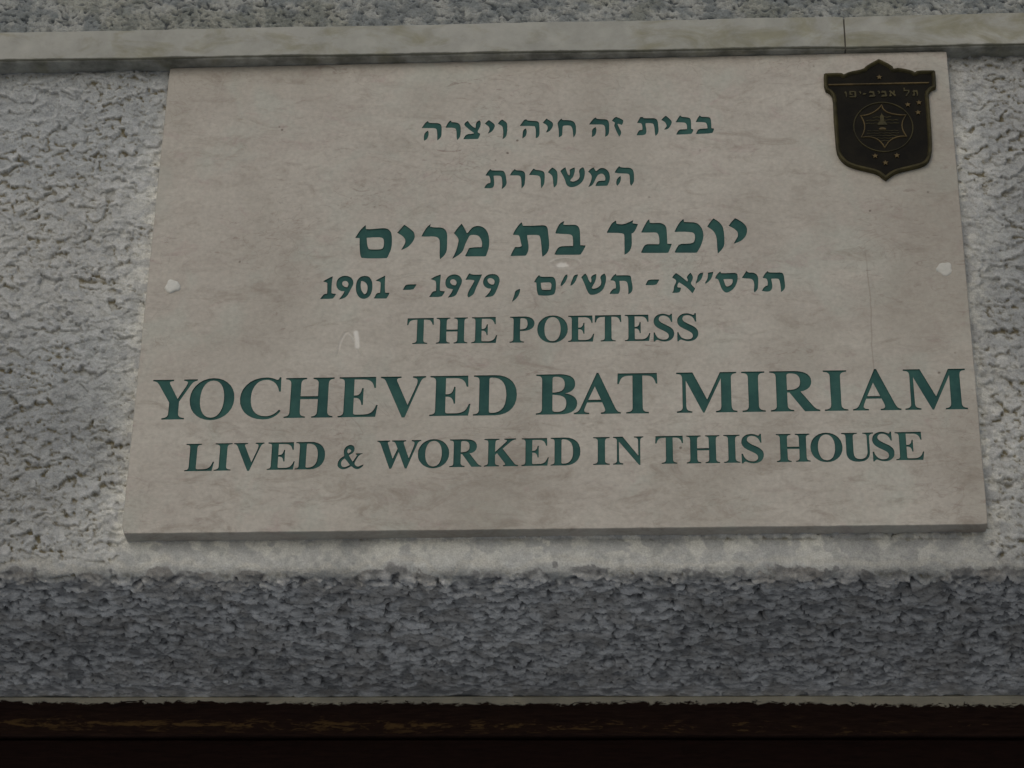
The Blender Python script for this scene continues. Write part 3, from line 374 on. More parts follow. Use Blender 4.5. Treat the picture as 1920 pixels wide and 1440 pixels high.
# ------------------------------------------------------------------ letter shapes
STEM = lambda x: x
GL = {
'I': (389, ["M20 0L370 0L370 19C296 22 270 45 270 110L270 566C270 631 296 654 370 657L370 676L20 676L20 657C94 654 120 631 120 566L120 110C120 45 94 22 20 19Z"]),
'H': (778, ["M21 0L339 0L339 19C278 22 255 45 255 110L255 315L523 315L523 110C523 45 500 22 439 19L439 0L757 0L757 19C696 22 673 45 673 110L673 566C673 631 696 654 757 657L757 676L439 676L439 657C500 654 523 631 523 566L523 362L255 362L255 566C255 631 278 654 339 657L339 676L21 676L21 657C82 654 105 631 105 566L105 110C105 45 82 22 21 19Z"]),
'E': (667, ["M16 0L609 0L641 195L620 195C585 80 530 40 420 38L300 38C265 38 255 48 255 80L255 325L300 323C350 316 378 280 385 205L405 205L405 485L385 485C375 405 345 368 300 363L255 361L255 638L400 638C500 638 560 600 580 490L602 490L597 676L16 676L16 657C82 654 105 640 105 566L105 110C105 40 82 22 16 19Z"]),
'D': (722, ["M14 0L350 0C560 0 690 130 690 340C690 560 550 676 340 676L14 676L14 657C82 654 105 640 105 566L105 110C105 36 82 22 14 19Z", "M255 600C255 630 268 640 300 640C450 640 530 540 530 338C530 130 450 36 300 36C268 36 255 48 255 80Z"]),
'O': (778, ["M389 -19C590 -19 743 130 743 336C743 545 590 691 389 691C188 691 35 545 35 336C35 130 188 -19 389 -19Z", "M389 18C265 18 195 150 195 336C195 520 265 655 389 655C513 655 583 520 583 336C583 150 513 18 389 18Z"]),
'C': (722, ["M690 120L668 138C600 60 540 30 460 30C300 30 205 140 205 345C205 540 300 655 430 655C540 655 620 590 648 450L672 450L668 691L645 691C638 660 625 648 605 648C570 660 520 691 430 691C200 691 40 540 40 335C40 125 200 -19 420 -19C540 -19 630 25 690 120Z"]),
'Y': (722, ["M15 676L340 676L340 657C275 650 265 640 290 590L425 345L545 560C585 630 575 650 505 657L505 676L715 676L715 657C660 650 640 630 600 560L450 300L450 110C450 45 480 22 550 19L550 0L200 0L200 19C270 22 300 45 300 110L300 285L120 585C85 640 70 650 15 657Z"]),
'V': (722, ["M15 676L330 676L330 657C255 650 250 635 275 575L440 190L560 500C600 610 590 650 510 657L510 676L707 676L707 657C655 650 640 625 605 535L400 -15L360 -15L110 570C80 640 65 650 15 657Z"]),
'B': (667, ["M16 0L370 0C530 0 620 70 620 180C620 270 560 330 440 350C545 375 590 430 590 510C590 620 510 676 350 676L16 676L16 657C82 654 105 640 105 566L105 110C105 40 82 22 16 19Z", "M255 600C255 630 270 638 310 638C400 638 440 590 440 505C440 415 400 366 255 366Z", "M255 332C420 332 465 280 465 185C465 90 420 38 330 38C265 38 255 50 255 90Z"]),
'A': (722, ["M9 0L235 0L235 19C165 22 145 40 170 105L205 195L430 195L465 110C490 40 470 22 410 19L410 0L705 0L705 19C660 25 645 40 610 120L375 690L350 690L115 115C85 45 65 25 9 19Z", "M222 235L414 235L320 465Z"]),
'T': (667, ["M30 676L637 676L645 500L622 500C600 600 560 638 470 638L410 638L410 110C410 45 435 22 505 19L505 0L160 0L160 19C235 22 260 45 260 110L260 638L200 638C105 638 65 600 45 500L22 500Z"]),
'M': (944, ["M15 676L260 676L475 215L680 676L925 676L925 657C860 652 840 630 840 566L840 110C840 45 865 22 925 19L925 0L605 0L605 19C665 22 690 45 690 110L690 575L430 0L410 0L155 545L155 110C155 45 180 25 245 19L245 0L15 0L15 19C80 25 105 45 105 110L105 566C105 640 80 652 15 657Z"]),
'R': (722, ["M16 0L345 0L345 19C280 22 255 45 255 110L255 318L290 318L500 0L715 0L715 19C670 25 650 40 620 80L445 330C550 350 605 410 605 500C605 620 510 676 350 676L16 676L16 657C82 654 105 640 105 566L105 110C105 40 82 22 16 19Z", "M255 600C255 630 270 640 310 640C410 640 450 595 450 500C450 395 400 355 255 355Z"]),
'P': (611, ["M16 0L350 0L350 19C280 22 255 45 255 110L255 300C480 295 590 370 590 490C590 615 490 676 330 676L16 676L16 657C82 654 105 640 105 566L105 110C105 40 82 22 16 19Z", "M255 600C255 630 270 640 300 640C395 640 435 590 435 490C435 380 390 335 255 337Z"]),
'L': (667, ["M16 0L605 0L640 220L618 220C580 90 530 38 420 38L310 38C265 38 255 50 255 90L255 566C255 631 280 654 350 657L350 676L16 676L16 657C82 654 105 640 105 566L105 110C105 40 82 22 16 19Z"]),
'S': (556, ["M35 210L58 210C85 90 160 22 270 22C350 22 395 60 395 120C395 180 360 215 220 285C90 350 40 410 40 500C40 610 125 691 250 691C320 691 365 662 400 648C425 648 438 660 445 691L470 691L475 480L452 480C425 590 355 650 265 650C200 650 155 612 155 558C155 500 200 465 330 400C470 330 515 270 515 180C515 60 425 -19 290 -19C215 -19 160 12 125 25C95 25 75 10 60 -19L35 -19Z"]),
'K': (778, ["M16 0L345 0L345 19C280 22 255 45 255 110L255 280L300 325L470 90C500 45 495 22 440 19L440 0L770 0L770 19C720 25 700 40 665 90L420 430L570 575C630 635 660 652 720 657L720 676L460 676L460 657C530 652 540 635 490 580L255 350L255 566C255 631 280 654 345 657L345 676L16 676L16 657C82 654 105 640 105 566L105 110C105 40 82 22 16 19Z"]),
'W': (1000, ["M10 676L290 676L290 657C235 650 230 635 248 580L365 225L470 470L430 580C405 640 390 652 340 657L340 676L650 676L650 657C590 650 585 635 605 575L725 230L830 520C860 610 850 650 780 657L780 676L985 676L985 657C935 650 915 620 885 540L680 -15L645 -15L495 395L340 -15L300 -15L95 570C70 635 55 650 10 657Z"]),
'N': (722, ["M16 676L230 676L590 205L590 566C590 630 565 652 495 657L495 676L705 676L705 657C655 652 632 630 632 566L632 -15L605 -15L145 560L145 110C145 45 170 25 240 19L240 0L16 0L16 19C80 25 103 45 103 110L103 600C85 645 60 655 16 657Z"]),
'U': (722, ["M16 676L350 676L350 657C275 654 255 640 255 566L255 220C255 90 300 38 400 38C500 38 565 100 565 225L565 566C565 640 540 654 475 657L475 676L705 676L705 657C640 650 610 630 610 566L610 215C610 60 520 -19 365 -19C190 -19 105 60 105 205L105 566C105 640 85 654 16 657Z"]),
}
import re
def path_pts(d, seg=7):
    out = []; cur = None
    for cmd, a in re.findall(r'([MLCZ])([^MLCZ]*)', d):
        v = [float(t) for t in a.split()]
        if cmd in 'ML': cur = (v[0], v[1]); out.append(cur)
        elif cmd == 'C':
            p0, p1, p2, p3 = cur, (v[0], v[1]), (v[2], v[3]), (v[4], v[5])
            for i in range(1, seg+1):
                t = i/seg; u = 1-t
                out.append(tuple(u**3*p0[q]+3*u*u*t*p1[q]+3*u*t*t*p2[q]+t**3*p3[q] for q in (0, 1)))
            cur = p3
    if math.dist(out[0], out[-1]) < 1e-6: out.pop()
    return out
def soften(pts):
    """round the gentle turns of a cut outline, keep its sharp corners"""
    n = len(pts); out = []
    for i in range(n):
        a, b, c = pts[i-1], pts[i], pts[(i+1) % n]
        t = math.atan2(c[1]-b[1], c[0]-b[0])-math.atan2(b[1]-a[1], b[0]-a[0])
        t = abs((t+math.pi) % (2*math.pi)-math.pi)
        if t < math.radians(62):
            out.append((b[0]+(a[0]-b[0])*.25, b[1]+(a[1]-b[1])*.25)); out.append((b[0]+(c[0]-b[0])*.25, b[1]+(c[1]-b[1])*.25))
        else:
            f = .07
            out.append((b[0]+(a[0]-b[0])*f, b[1]+(a[1]-b[1])*f)); out.append((b[0]+(c[0]-b[0])*f, b[1]+(c[1]-b[1])*f))
    return out

def poly_area(p): return sum(p[i-1][0]*p[i][1]-p[i][0]*p[i-1][1] for i in range(len(p)))/2
def grow(p, d):
    if poly_area(p) < 0: p = p[::-1]
    n = len(p); out = []
    for i in range(n):
        a, b, c = p[i-1], p[i], p[(i+1) % n]
        n1 = (b[1]-a[1], -(b[0]-a[0])); n2 = (c[1]-b[1], -(c[0]-b[0]))
        l1 = math.hypot(*n1) or 1; l2 = math.hypot(*n2) or 1
        m = (n1[0]/l1+n2[0]/l2, n1[1]/l1+n2[1]/l2); L = math.hypot(*m) or 1
        out.append((b[0]+m[0]/L*d, b[1]+m[1]/L*d))
    return out
def inside(pt, p):
    x, y = pt; r_ = False
    for i in range(len(p)):
        (x1, y1), (x2_, y2) = p[i-1], p[i]
        if (y1 > y) != (y2 > y) and x < (x2_-x1)*(y-y1)/(y2-y1)+x1: r_ = not r_
    return r_
def bolder(cs, d): return [grow(c, -d if (k_ and inside(c[0], cs[0])) else d) for k_, c in enumerate(cs)]
LETTERS = []                                           # (name of the sign, [contours in mm])
for ln, nm, cs in TRACED: LETTERS.append((nm, bolder([soften(c) for c in cs], .10)))
rr = random.Random(4)
for ln, bfit, tfit, items in LATIN:
    for ch, xa, xb in items:
        cs = [path_pts(d) for d in GL[ch][1]]
        x0 = min(p[0] for p in cs[0]); x1 = max(p[0] for p in cs[0])
        out = []
        for c in cs:
            q = []
            for x, y in c:
                u = xa+(x-x0)/(x1-x0)*(xb-xa); f = y/676.0
                b_ = bfit[0]+bfit[1]*u; t_ = tfit[0]+tfit[1]*u
                q.append((u+rr.uniform(-.04, .04), b_+(t_-b_)*f+rr.uniform(-.04, .04)))
            out.append(q)
        LETTERS.append((ch, bolder(out, .15)))

# ------------------------------------------------------------------ the plaque
PT = -.014; DEP = .0008; HX, HZ = 300.0, 200.0
k = Nodes('plaque_limestone', .62, .35)
X, Y, Z = k.xyz()
v1 = k.mapped((1, 1, 1.9), (0, .25, 0))
n1 = k.noise(10, 6, .62, .7, v1); n2 = k.noise(38, 6, .65, 1.2, v1); n3 = k.noise(300, 4, .6)
c = k.mix(k.ramp(n1, [(.32, 0), (.68, 1)]), (.508, .481, .418), (.440, .407, .354))
c = k.mix(k.ramp(n2, [(.51, 0), (.70, .50)]), c, (.335, .295, .252))
c = k.mix(k.ramp(k.noise(16, 4, .6, .8), [(.52, 0), (.66, .6)]), c, (.455, .465, .405))
# brown weather mottling, heavier low down on the stone
low = k.ramp(k.math('MULTIPLY', k.math('SUBTRACT', -.10, Z), 11.0), [(0, 0), (.6, 1)])
mt = k.math('ADD', k.noise(24, 6, .7, 1.0, k.mapped((1, 1, 2.4), (0, .3, 0))), k.math('MULTIPLY', low, .07))
c = k.mix(k.ramp(mt, [(.56, 0), (.72, .60)]), c, (.27, .23, .185))
c = k.mix(k.ramp(k.noise(31, 5, .7, .9, v1), [(.58, 0), (.72, .5)]), c, (.40, .315, .29))
# hair veins
def vein(scale, w, seedrot, stretch):
    a = k.noise(scale, 3, .5, 1.6, k.mapped((1, 1, stretch), (0, seedrot, 0)))
    d = k.math('ABSOLUTE', k.math('SUBTRACT', a, .5))
    return k.ramp(d, [(0, 1), (w, 0)])
vmask = k.ramp(k.noise(13, 3, .5), [(.50, 0), (.62, 1)])
ve = k.math('MULTIPLY', k.math('MAXIMUM', vein(15, .007, .4, 1.7), vein(26, .010, 1.1, 1.2)), vmask)
fl = k.ramp(k.noise(90, 4, .7, 1.4, k.mapped((.55, 1, 1.7), (0, .35, 0))), [(.60, 0), (.68, 1)])
fl = k.math('MULTIPLY', fl, k.ramp(k.noise(12, 4, .6, .5), [(.47, 0), (.60, 1)]))
c = k.mix(k.math('MULTIPLY', fl, .60), c, (.24, .185, .155))
c = k.mix(k.math('MULTIPLY', ve, .30), c, (.22, .17, .14))
c = k.mix(1.0, c, k.ramp(n3, [(.3, .90), (.7, 1.08)]), 'MULTIPLY')
gr = k.math('ADD', k.noise(5.5, 5, .62, .4), k.math('MULTIPLY', k.math('MAXIMUM', k.math('MULTIPLY', k.math('ABSOLUTE', X), 3.3), k.math('MULTIPLY', k.math('ABSOLUTE', Z), 5.0)), .13))
c = k.mix(k.ramp(gr, [(.56, 0), (.74, .42)]), c, (.26, .235, .19))
# faint upright hairline crack right of the middle
ck = k.math('ABSOLUTE', k.math('SUBTRACT', k.math('SUBTRACT', X, .2288), k.math('MULTIPLY', k.math('SUBTRACT', k.noise(24, 3, .6), .5), .006)))
ckm = k.math('MULTIPLY', k.ramp(k.math('MULTIPLY', ck, 1000.0), [(.25, 1), (.75, 0)]), k.ramp(k.math('ABSOLUTE', k.math('MULTIPLY', k.math('ADD', Z, .040), 13.0)), [(.55, .5), (1, 0)]))
c = k.mix(ckm, c, (.27, .24, .20))
fr = k.attr('fresh').outputs['Fac']
c = k.mix(fr, c, (.74, .72, .66))
# pin holes
pv = k.n('ShaderNodeTexVoronoi'); pv.inputs['Scale'].default_value = 75; k.l(k.tc.outputs['Object'], pv.inputs['Vector'])
pm = k.math('MULTIPLY', k.ramp(pv.outputs['Distance'], [(.05, 1), (.10, 0)]), k.ramp(k.noise(50, 2, .5), [(.60, 0), (.66, 1)]))
c = k.mix(k.math('MULTIPLY', pm, .75), c, (.10, .08, .06))
k.color(c); k.bump(n3, .00012, .8); k.bump(n2, .0009, .6); k.bump(ve, .0003, -.5)
k.bump(k.noise(120, 5, .65, .6, v1), .0005, .8)
M_STONE = k.m
k = Nodes('green_letter_paint', .5, .35)
g = k.noise(55, 5, .6); g2 = k.noise(420, 3, .6)
c = k.mix(k.ramp(g, [(.36, 0), (.62, 1)]), (.027, .082, .076), (.043, .118, .102))
c = k.mix(k.ramp(g2, [(.62, 0), (.80, .35)]), c, (.09, .15, .13)); k.color(c); k.bump(g2, .0002, .7)
k.b.inputs['Specular IOR Level'].default_value = .12; k.b.inputs['Roughness'].default_value = .75; M_GREEN = k.m

plaque = thing('memorial_plaque', 'pinkish-beige limestone memorial plaque cut with green Hebrew and English lettering', 'plaque')
rng = random.Random(3)
V2 = []; faces_in = []; owner = []
def area(p): return sum(p[i-1][0]*p[i][1]-p[i][0]*p[i-1][1] for i in range(len(p)))/2
def add_loop(pts, own):
    if area(pts) < 0: pts = pts[::-1]
    i = len(V2); V2.extend([(float(p[0]), float(p[1])) for p in pts]); faces_in.append(list(range(i, len(V2)))); owner.append(own)
# slightly uneven sawn border with a knocked lower left corner
def border(inset, seed):
    r = random.Random(seed); p = []
    n = 120; wob = lambda: r.uniform(-.12, .12)
    bx0, bx1, bz0, bz1 = -HX+inset, HX-inset, -HZ+inset, HZ-inset
    for i in range(n): p.append((bx0+.9+(bx1-1.1-bx0)*i/n, bz0+wob()))
    p += [(bx1-.3, bz0+.5)]
    for i in range(1, 80): p.append((bx1+wob(), bz0+(bz1-bz0)*i/80))
    p += [(bx1-.3, bz1-.3)]
    for i in range(1, n): p.append((bx1-(bx1-bx0)*i/n, bz1+wob()))
    p += [(bx0+.3, bz1-.3)]
    for i in range(1, 80): p.append((bx0-.9*i/80+wob(), bz1-(bz1-bz0-1.0)*i/80))
    return p
B_in = border(.45, 5); B_out = border(0, 5)
add_loop(B_in, -1)
for li, (nm, cs) in enumerate(LETTERS):
    for c_ in cs: add_loop(c_, li)
for gx in np.arange(-296, 297, 6.0):
    for gz in np.arange(-196, 197, 6.0): V2.append((gx+rng.uniform(-1, 1), gz+rng.uniform(-1, 1)))
for cx, cz, hx, hz in ((9, 15.5, 15, 7), (-147, -53, 12, 15)):
    for gx in np.arange(cx-hx, cx+hx, .8):
        for gz in np.arange(cz-hz, cz+hz, .8): V2.append((gx+rng.uniform(-.15, .15), gz+rng.uniform(-.15, .15)))
ov, oe, of, ovi, oei, ofi = delaunay_2d_cdt([Vector(v) for v in V2], [], faces_in, 0, 1e-4)
ov = [(v.x, v.y) for v in ov]
def cls(src):
    cnt = {}
    for f in src: cnt[owner[f]] = cnt.get(owner[f], 0)+1
    if -1 not in cnt: return None
    for o_, c_ in cnt.items():
        if o_ >= 0 and c_ % 2: return o_
    return -1
tri = [(f, cls(s)) for f, s in zip(of, ofi)]
def chip1(x, z):
    d = math.hypot((x-9)/11.5, (z-15.6)/4.8)+.22*(fbm(np.array(x*.25), np.array(z*.25), 3, 3)-.5)
    return max(0.0, 1-d*d)
def seg_d(x, z, a, b):
    ax, az = a; bx, bz = b; t = max(0, min(1, ((x-ax)*(bx-ax)+(z-az)*(bz-az))/((bx-ax)**2+(bz-az)**2)))
    return math.hypot(x-ax-t*(bx-ax), z-az-t*(bz-az))
A1 = [(-156.2, -60), (-154, -48), (-151.2, -41), (-149, -40.2), (-145.5, -44), (-142, -51), (-138, -60)]
A2 = [(-143.2, -40.5), (-142.2, -46), (-141.6, -52)]
def chip2(x, z):
    d = min(seg_d(x, z, a, b) for a, b in zip(A1, A1[1:])); d2 = min(seg_d(x, z, a, b) for a, b in zip(A2, A2[1:]))
    return max(0, 1-d/1.4), max(0, 1-d2/2.2)
def front_y(x, z):
    y = PT+.00018*(float(vnoise(np.array(x/19), np.array(z/19), 2))-.5)
    if -6 < x < 24 and 8 < z < 23: y += .0013*chip1(x, z)
    if -160 < x < -134 and -68 < z < -38:
        a, b = chip2(x, z); y += .0006*a-.0002*b
    return y
def fresh(x, z):
    v = 0
    if -6 < x < 24 and 8 < z < 23:
        d = math.hypot((x-6.5)/5.2, (z-14.6)/2.3)+.5*(float(vnoise(np.array(x*.6), np.array(z*.6), 8))-.5)
        v = max(v, min(1, max(0, (1.05-d)*3)))*.9
        rim = math.hypot((x-9)/11.5, (z-15.6)/4.8); v = max(v, .45*max(0, 1-abs(rim-1)*7)*(1 if z > 17 else .2))
    if -160 < x < -134 and -68 < z < -38:
        a, b = chip2(x, z); v = max(v, .45*a*(z > -54), .95*min(1, b*2))
    return v
used = {}; fv = []; ff = []; att = []
for f, o_ in tri:
    if o_ != -1: continue
    g_ = []
    for i in f:
        if i not in used:
            used[i] = len(fv); x, z = ov[i]; fv.append((x/1000, front_y(x, z), z/1000)); att.append(fresh(x, z))
        g_.append(used[i])
    ff.append(tuple(g_))
# edge of the slab: arris, sides, back
nb = len(B_in); b0 = len(fv)
for (x, z) in B_in: fv.append((x/1000, PT+.00002, z/1000)); att.append(0)
for (x, z) in B_out: fv.append((x/1000, PT+.0006, z/1000)); att.append(0)
for (x, z) in B_out: fv.append((x/1000, .004, z/1000)); att.append(0)
for i in range(nb):
    j = (i+1) % nb
    ff.append((b0+i, b0+nb+i, b0+nb+j, b0+j)); ff.append((b0+nb+i, b0+2*nb+i, b0+2*nb+j, b0+nb+j))
ff.append(tuple(b0+2*nb+i for i in range(nb)))
me = mesh('slab', fv, ff)
a_ = me.attributes.new('fresh', 'FLOAT', 'POINT'); a_.data.foreach_set('value', [float(t) for t in att])
link('slab', me, M_STONE, plaque)
# letters: sunk floor plus the cut walls down to it, all in green paint
edge_tris = {}
for t, (f, o_) in enumerate(tri):
    for a, b in ((0, 1), (1, 2), (2, 0)):
        edge_tris.setdefault(frozenset((f[a], f[b])), []).append(t)
NAMES = {'dash': 'dash', 'comma': 'comma', 'ampersand': 'ampersand', 'gershayim': 'quotation_mark'}
for li, (nm, cs) in enumerate(LETTERS):
    idx = {}; lv = []; lf = []
    def vert(i, deep):
        if (i, deep) not in idx:
            idx[(i, deep)] = len(lv); x, z = ov[i]; y = front_y(x, z)+(DEP if deep else .00003); lv.append((x/1000, y, z/1000))
        return idx[(i, deep)]
    for t, (f, o_) in enumerate(tri):
        if o_ != li: continue
        lf.append(tuple(vert(i, 1) for i in f))
        for a, b in ((0, 1), (1, 2), (2, 0)):
            nb_ = [q for q in edge_tris[frozenset((f[a], f[b]))] if q != t]
            if not nb_ or tri[nb_[0]][1] != li:
                lf.append((vert(f[b], 1), vert(f[a], 1), vert(f[a], 0), vert(f[b], 0)))
    if not lf: continue
    link('digit' if nm.startswith('digit') else NAMES.get(nm, 'letter'), mesh('letter_cut', lv, lf), M_GREEN, plaque)
# filler plugs over the fixing screws
k = Nodes('white_filler', .85, .2); k.color(k.mix(k.ramp(k.noise(220, 4, .6), [(.3, 0), (.7, 1)]), (.58, .58, .53), (.70, .695, .64)))
k.bump(k.noise(300, 4, .6), .0006, .8); M_FILL = k.m
k = Nodes('sandy_filler', .85, .2); k.color(k.mix(k.ramp(k.noise(220, 4, .6), [(.3, 0), (.7, 1)]), (.51, .51, .46), (.60, .59, .54)))
k.bump(k.noise(300, 4, .6), .0005, .8); M_FILL2 = k.m
def plug(cx, cz, r, hgt, seed, mat, lab):
    q = random.Random(seed); n = 28; vs = [(cx/1000, PT-hgt, cz/1000)]; fs = []
    rad = [r*(1+.10*math.sin(3*t*6.283/n+seed)+.07*math.sin(5*t*6.283/n+2*seed)+q.uniform(-.03, .03)) for t in range(n)]
    for s_, hh in ((.35, .97), (.7, .85), (.93, .55), (1.0, .0), (1.0, -.6)):
        for t in range(n):
            a = t*6.283185/n; vs.append(((cx+rad[t]*s_*math.cos(a))/1000, PT-hgt*hh+(0 if hh >= 0 else 0)+q.uniform(-.00006, .00006), (cz+rad[t]*s_*math.sin(a))/1000))
    for t in range(n): fs.append((0, 1+t, 1+(t+1) % n))
    for s_ in range(4):
        for t in range(n): fs.append((1+s_*n+t, 1+(s_+1)*n+t, 1+(s_+1)*n+(t+1) % n, 1+s_*n+(t+1) % n))
    link('filler_plug', mesh('filler_plug', vs, fs), mat, plaque, lab, True)
plug(-281.4, 1.1, 5.7, .0016, 2, M_FILL, 'white filler plug at the left edge of the stone')
plug(284.7, 5.2, 5.6, .0005, 5, M_FILL2, 'flush pale filler plug at the right edge of the stone')

# ------------------------------------------------------------------ bronze shield
k = Nodes('dark_bronze', .42, .5)
b1 = k.noise(60, 5, .6); k.b.inputs['Specular IOR Level'].default_value = .12
k.color(k.mix(k.ramp(b1, [(.35, 0), (.75, 1)]), (.0055, .005, .0035), (.014, .012, .007))); k.bump(k.noise(260, 5, .65), .0004, .7)
k.b.inputs['Roughness'].default_value = .7; M_BRZ = k.m
def worn(name, a, b):
    k = Nodes(name, .6, .2)
    k.color(k.mix(k.ramp(k.noise(90, 5, .65), [(.35, 0), (.70, 1)]), a, b)); k.bump(k.noise(300, 4, .6), .0003, .7); return k.m
M_RIM = worn('olive_bronze_edge', (.026, .023, .009), (.078, .065, .024)); M_GOLD = worn('worn_brass', (.060, .044, .017), (.150, .106, .042))
emb = thing('bronze_emblem', 'dark bronze city-crest shield fixed to the upper right corner of the plaque', 'emblem')
EB, EF = -.0140, -.0164; ER = -.0182
O = EMBLEM['outline']
O = soften(O)
if area(O) < 0: O = O[::-1]
def inset_poly(p, d):
    n = len(p); out = []
    for i in range(n):
        a, b, c = p[i-1], p[i], p[(i+1) % n]
        n1 = (-(b[1]-a[1]), b[0]-a[0]); n2 = (-(c[1]-b[1]), c[0]-b[0])
        l1 = math.hypot(*n1) or 1; l2 = math.hypot(*n2) or 1
        m = (n1[0]/l1+n2[0]/l2, n1[1]/l1+n2[1]/l2); L = math.hypot(*m) or 1
        dot = max(.55, L/2)
        out.append((b[0]+m[0]/L*d/dot, b[1]+m[1]/L*d/dot))
    return out
def fill(pts_loops, y, holes=True):
    V = []; F = []
    for p in pts_loops:
        if area(p) < 0: p = p[::-1]
        i = len(V); V += [Vector((float(a), float(b))) for a, b in p]; F.append(list(range(i, len(V))))
    r = delaunay_2d_cdt(V, [], F, 0, 1e-4)
    fs = [tuple(f) for f, s in zip(r[2], r[5]) if len(s) % 2]
    return [(v.x/1000, y, v.y/1000) for v in r[0]], fs
def prism(loops, yb, yfr, bev=.0003):
    vs, fs = fill(loops, yfr); 
    for p in loops:
        i = len(vs); n = len(p); vs += [(a/1000, yfr, b/1000) for a, b in p]+[(a/1000, yb, b/1000) for a, b in p]
        fs += [(i+q, i+(q+1) % n, i+n+(q+1) % n, i+n+q) for q in range(n)]
    return vs, fs
def strip(loops_y):
    """closed band through successive loops [(pts, y)]"""
    vs = []; fs = []; n = len(loops_y[0][0])
    for p, y in loops_y: vs += [(a/1000, y, b/1000) for a, b in p]
    for s_ in range(len(loops_y)-1):
        for q in range(n): fs.append((s_*n+q, s_*n+(q+1) % n, (s_+1)*n+(q+1) % n, (s_+1)*n+q))
    return vs, fs
body_l = inset_poly(O, .3)
link('shield_body', mesh('shield_body', *prism([body_l], EB, EF)), M_BRZ, emb)
link('rim', mesh('rim', *strip([(O, EB), (O, ER+.0009), (inset_poly(O, .5), ER+.0001), (inset_poly(O, 1.2), ER), (inset_poly(O, 2.0), ER+.0004), (inset_poly(O, 2.9), EF-.0001)])), M_RIM, emb, smooth=False)
def ridge(name, pts, wd, hgt, mat, closed=False):
    n = len(pts); vs = []; fs = []
    for i in range(n):
        a = pts[i-1] if (closed or i > 0) else pts[0]; c = pts[(i+1) % n] if (closed or i < n-1) else pts[-1]
        t = (c[0]-a[0], c[1]-a[1]); L = math.hypot(*t) or 1; nx, nz = -t[1]/L, t[0]/L
        for o_, y in ((-wd, EF+.0001), (-wd*.55, EF-hgt), (wd*.55, EF-hgt), (wd, EF+.0001)):
            vs.append(((pts[i][0]+nx*o_)/1000, y, (pts[i][1]+nz*o_)/1000))
    for i in range(n if closed else n-1):
        j = (i+1) % n
        for q in range(3): fs.append((i*4+q, i*4+q+1, j*4+q+1, j*4+q))
    return link(name, mesh(name, vs, fs), mat, emb)
bx = EMBLEM['bar']; ridge('cross_bar', [bx[0], bx[1]], .75, .0009, M_GOLD)
ex, ez = EMBLEM['ringc'][0]; ez += .2
ridge('ring', [(ex+22*math.cos(t*math.pi/36), ez+22.3*math.sin(t*math.pi/36)) for t in range(72)], .5, .0007, M_RIM, True)
st = EMBLEM['star']; n = len(st); sp_ = []
for i in range(0, n, 2):
    a, b, c = st[i], st[i+1], st[(i+2) % n]
    ctrl = (2*b[0]-(a[0]+c[0])/2, 2*b[1]-(a[1]+c[1])/2)
    for t in range(8):
        t /= 8; sp_.append(tuple((1-t)**2*a[q]+2*t*(1-t)*ctrl[q]+t*t*c[q] for q in (0, 1)))
ridge('six_pointed_figure', sp_, .55, .0008, M_GOLD, True)
for q, (zo, hw) in enumerate(((9.0, 7), (6.2, 12), (3.4, 12.5), (-3.4, 11.5), (-5.6, 12), (-7.8, 11), (-10.2, 8), (-12.4, 4))):
    ridge('wave_line', [(ex-.6+x_, ez+zo+.25*math.sin(x_*1.3+q)) for x_ in np.linspace(-hw, hw, 22)], .32, .0004, M_RIM)
tw = [(-3.6, 1.2), (3.6, 1.2), (2.4, 4.2), (1.5, 4.4), (1.3, 9.6), (.7, 9.8), (0, 12.0), (-.7, 9.8), (-1.3, 9.6), (-1.5, 4.4), (-2.4, 4.2)]
link('lighthouse', mesh('lighthouse', *prism([[(ex-.6+a, ez+.6+b) for a, b in tw]], EF+.0001, EF-.0006)), M_RIM, emb)
link('gate', mesh('gate', *prism([[(ex-.8+2.8*math.cos(t*math.pi/8), ez-2.6+2.0*max(0, math.sin(t*math.pi/8))) for t in range(9)]], EF+.0001, EF-.0009)), M_GOLD, emb)
s0 = None
for sx, sz in EMBLEM['stars']:
    if s0 is None:
        pts = [((2.3 if t % 2 == 0 else 1.0)*math.sin(t*math.pi/5), (2.3 if t % 2 == 0 else 1.0)*math.cos(t*math.pi/5)) for t in range(10)]
        s0 = mesh('star', *prism([pts], .0001, -.0009))
        o = link('star', s0, M_GOLD, emb)
    else:
        o = bpy.data.objects.new('star', s0); COL.objects.link(o); o.parent = emb
    o.location = (sx/1000, EF, sz/1000)
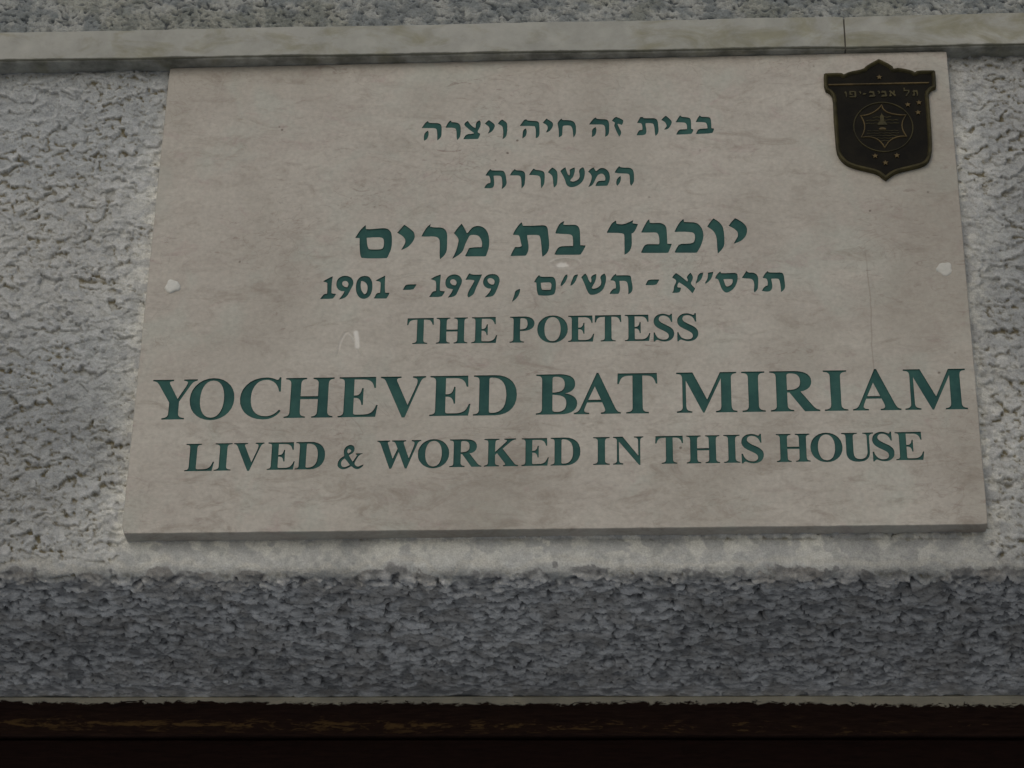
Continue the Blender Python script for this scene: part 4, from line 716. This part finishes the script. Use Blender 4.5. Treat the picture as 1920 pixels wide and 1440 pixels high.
# raised Hebrew name across the head of the shield
lib = {nm: cs for nm, cs in LETTERS if len(nm) > 1}
SH = {'lamed': [[(0, 1.35), (.22, 1.35), (.22, 1.0), (1, 1.0), (1, .62), (.45, 0), (.2, 0), (.72, .62), (.72, .80), (0, .80)]],
      'pe': [[(0, 1), (.85, 1), (1, .85), (1, .12), (.88, 0), (0, 0), (0, .2), (.75, .2), (.75, .8), (.22, .8), (.22, .55), (.45, .55), (.45, .38), (0, .38)]]}
tx = EMBLEM['text']; zb, zt_ = tx[0][1], tx[2][1]; pxmm = (tx[1][0]-tx[0][0])/710.0
for nm, xa, xb, lo in (('tav', 1085, 1140, 0), ('lamed', 1005, 1060, 0), ('alef', 862, 925, 0), ('bet', 785, 845, 0), ('yod', 752, 777, .45), ('bet', 668, 730, 0), ('dash', 608, 645, .4), ('yod', 572, 594, .45), ('pe', 480, 545, 0), ('vav', 432, 455, 0)):
    cs = SH.get(nm) or lib[nm]
    x0 = min(p[0] for p in cs[0]); x1 = max(p[0] for p in cs[0]); z0 = min(p[1] for p in cs[0]); z1 = max(p[1] for p in cs[0])
    A0 = tx[0][0]+(xa-430)*pxmm; A1_ = tx[0][0]+(xb-430)*pxmm; top = 1.0 if nm != 'dash' else .6
    if nm == 'lamed': z0, z1 = 0, 1
    lp = [[(A0+(p[0]-x0)/(x1-x0)*(A1_-A0), zb+(zt_-zb)*(lo+(top-lo)*(p[1]-z0)/(z1-z0))) for p in c] for c in cs]
    link('raised_letter' if nm != 'dash' else 'raised_dash', mesh('raised_letter', *prism(lp, EF+.0001, EF-.0006)), M_RIM, emb)

# ------------------------------------------------------------------ pavement below
k = Nodes('pavement_concrete', .9, .2)
k.color(k.mix(k.ramp(k.noise(2.0, 6, .6), [(.3, 0), (.7, 1)]), (.58, .575, .55), (.68, .67, .64))); k.bump(k.noise(60, 4, .6), .003, .6)
pv_ = link('pavement', mesh('pavement', [(-120, -120, 0), (120, -120, 0), (120, 120, 0), (-120, 120, 0)], [(0, 1, 2, 3)]), k.m, None)
pv_['kind'] = 'structure'
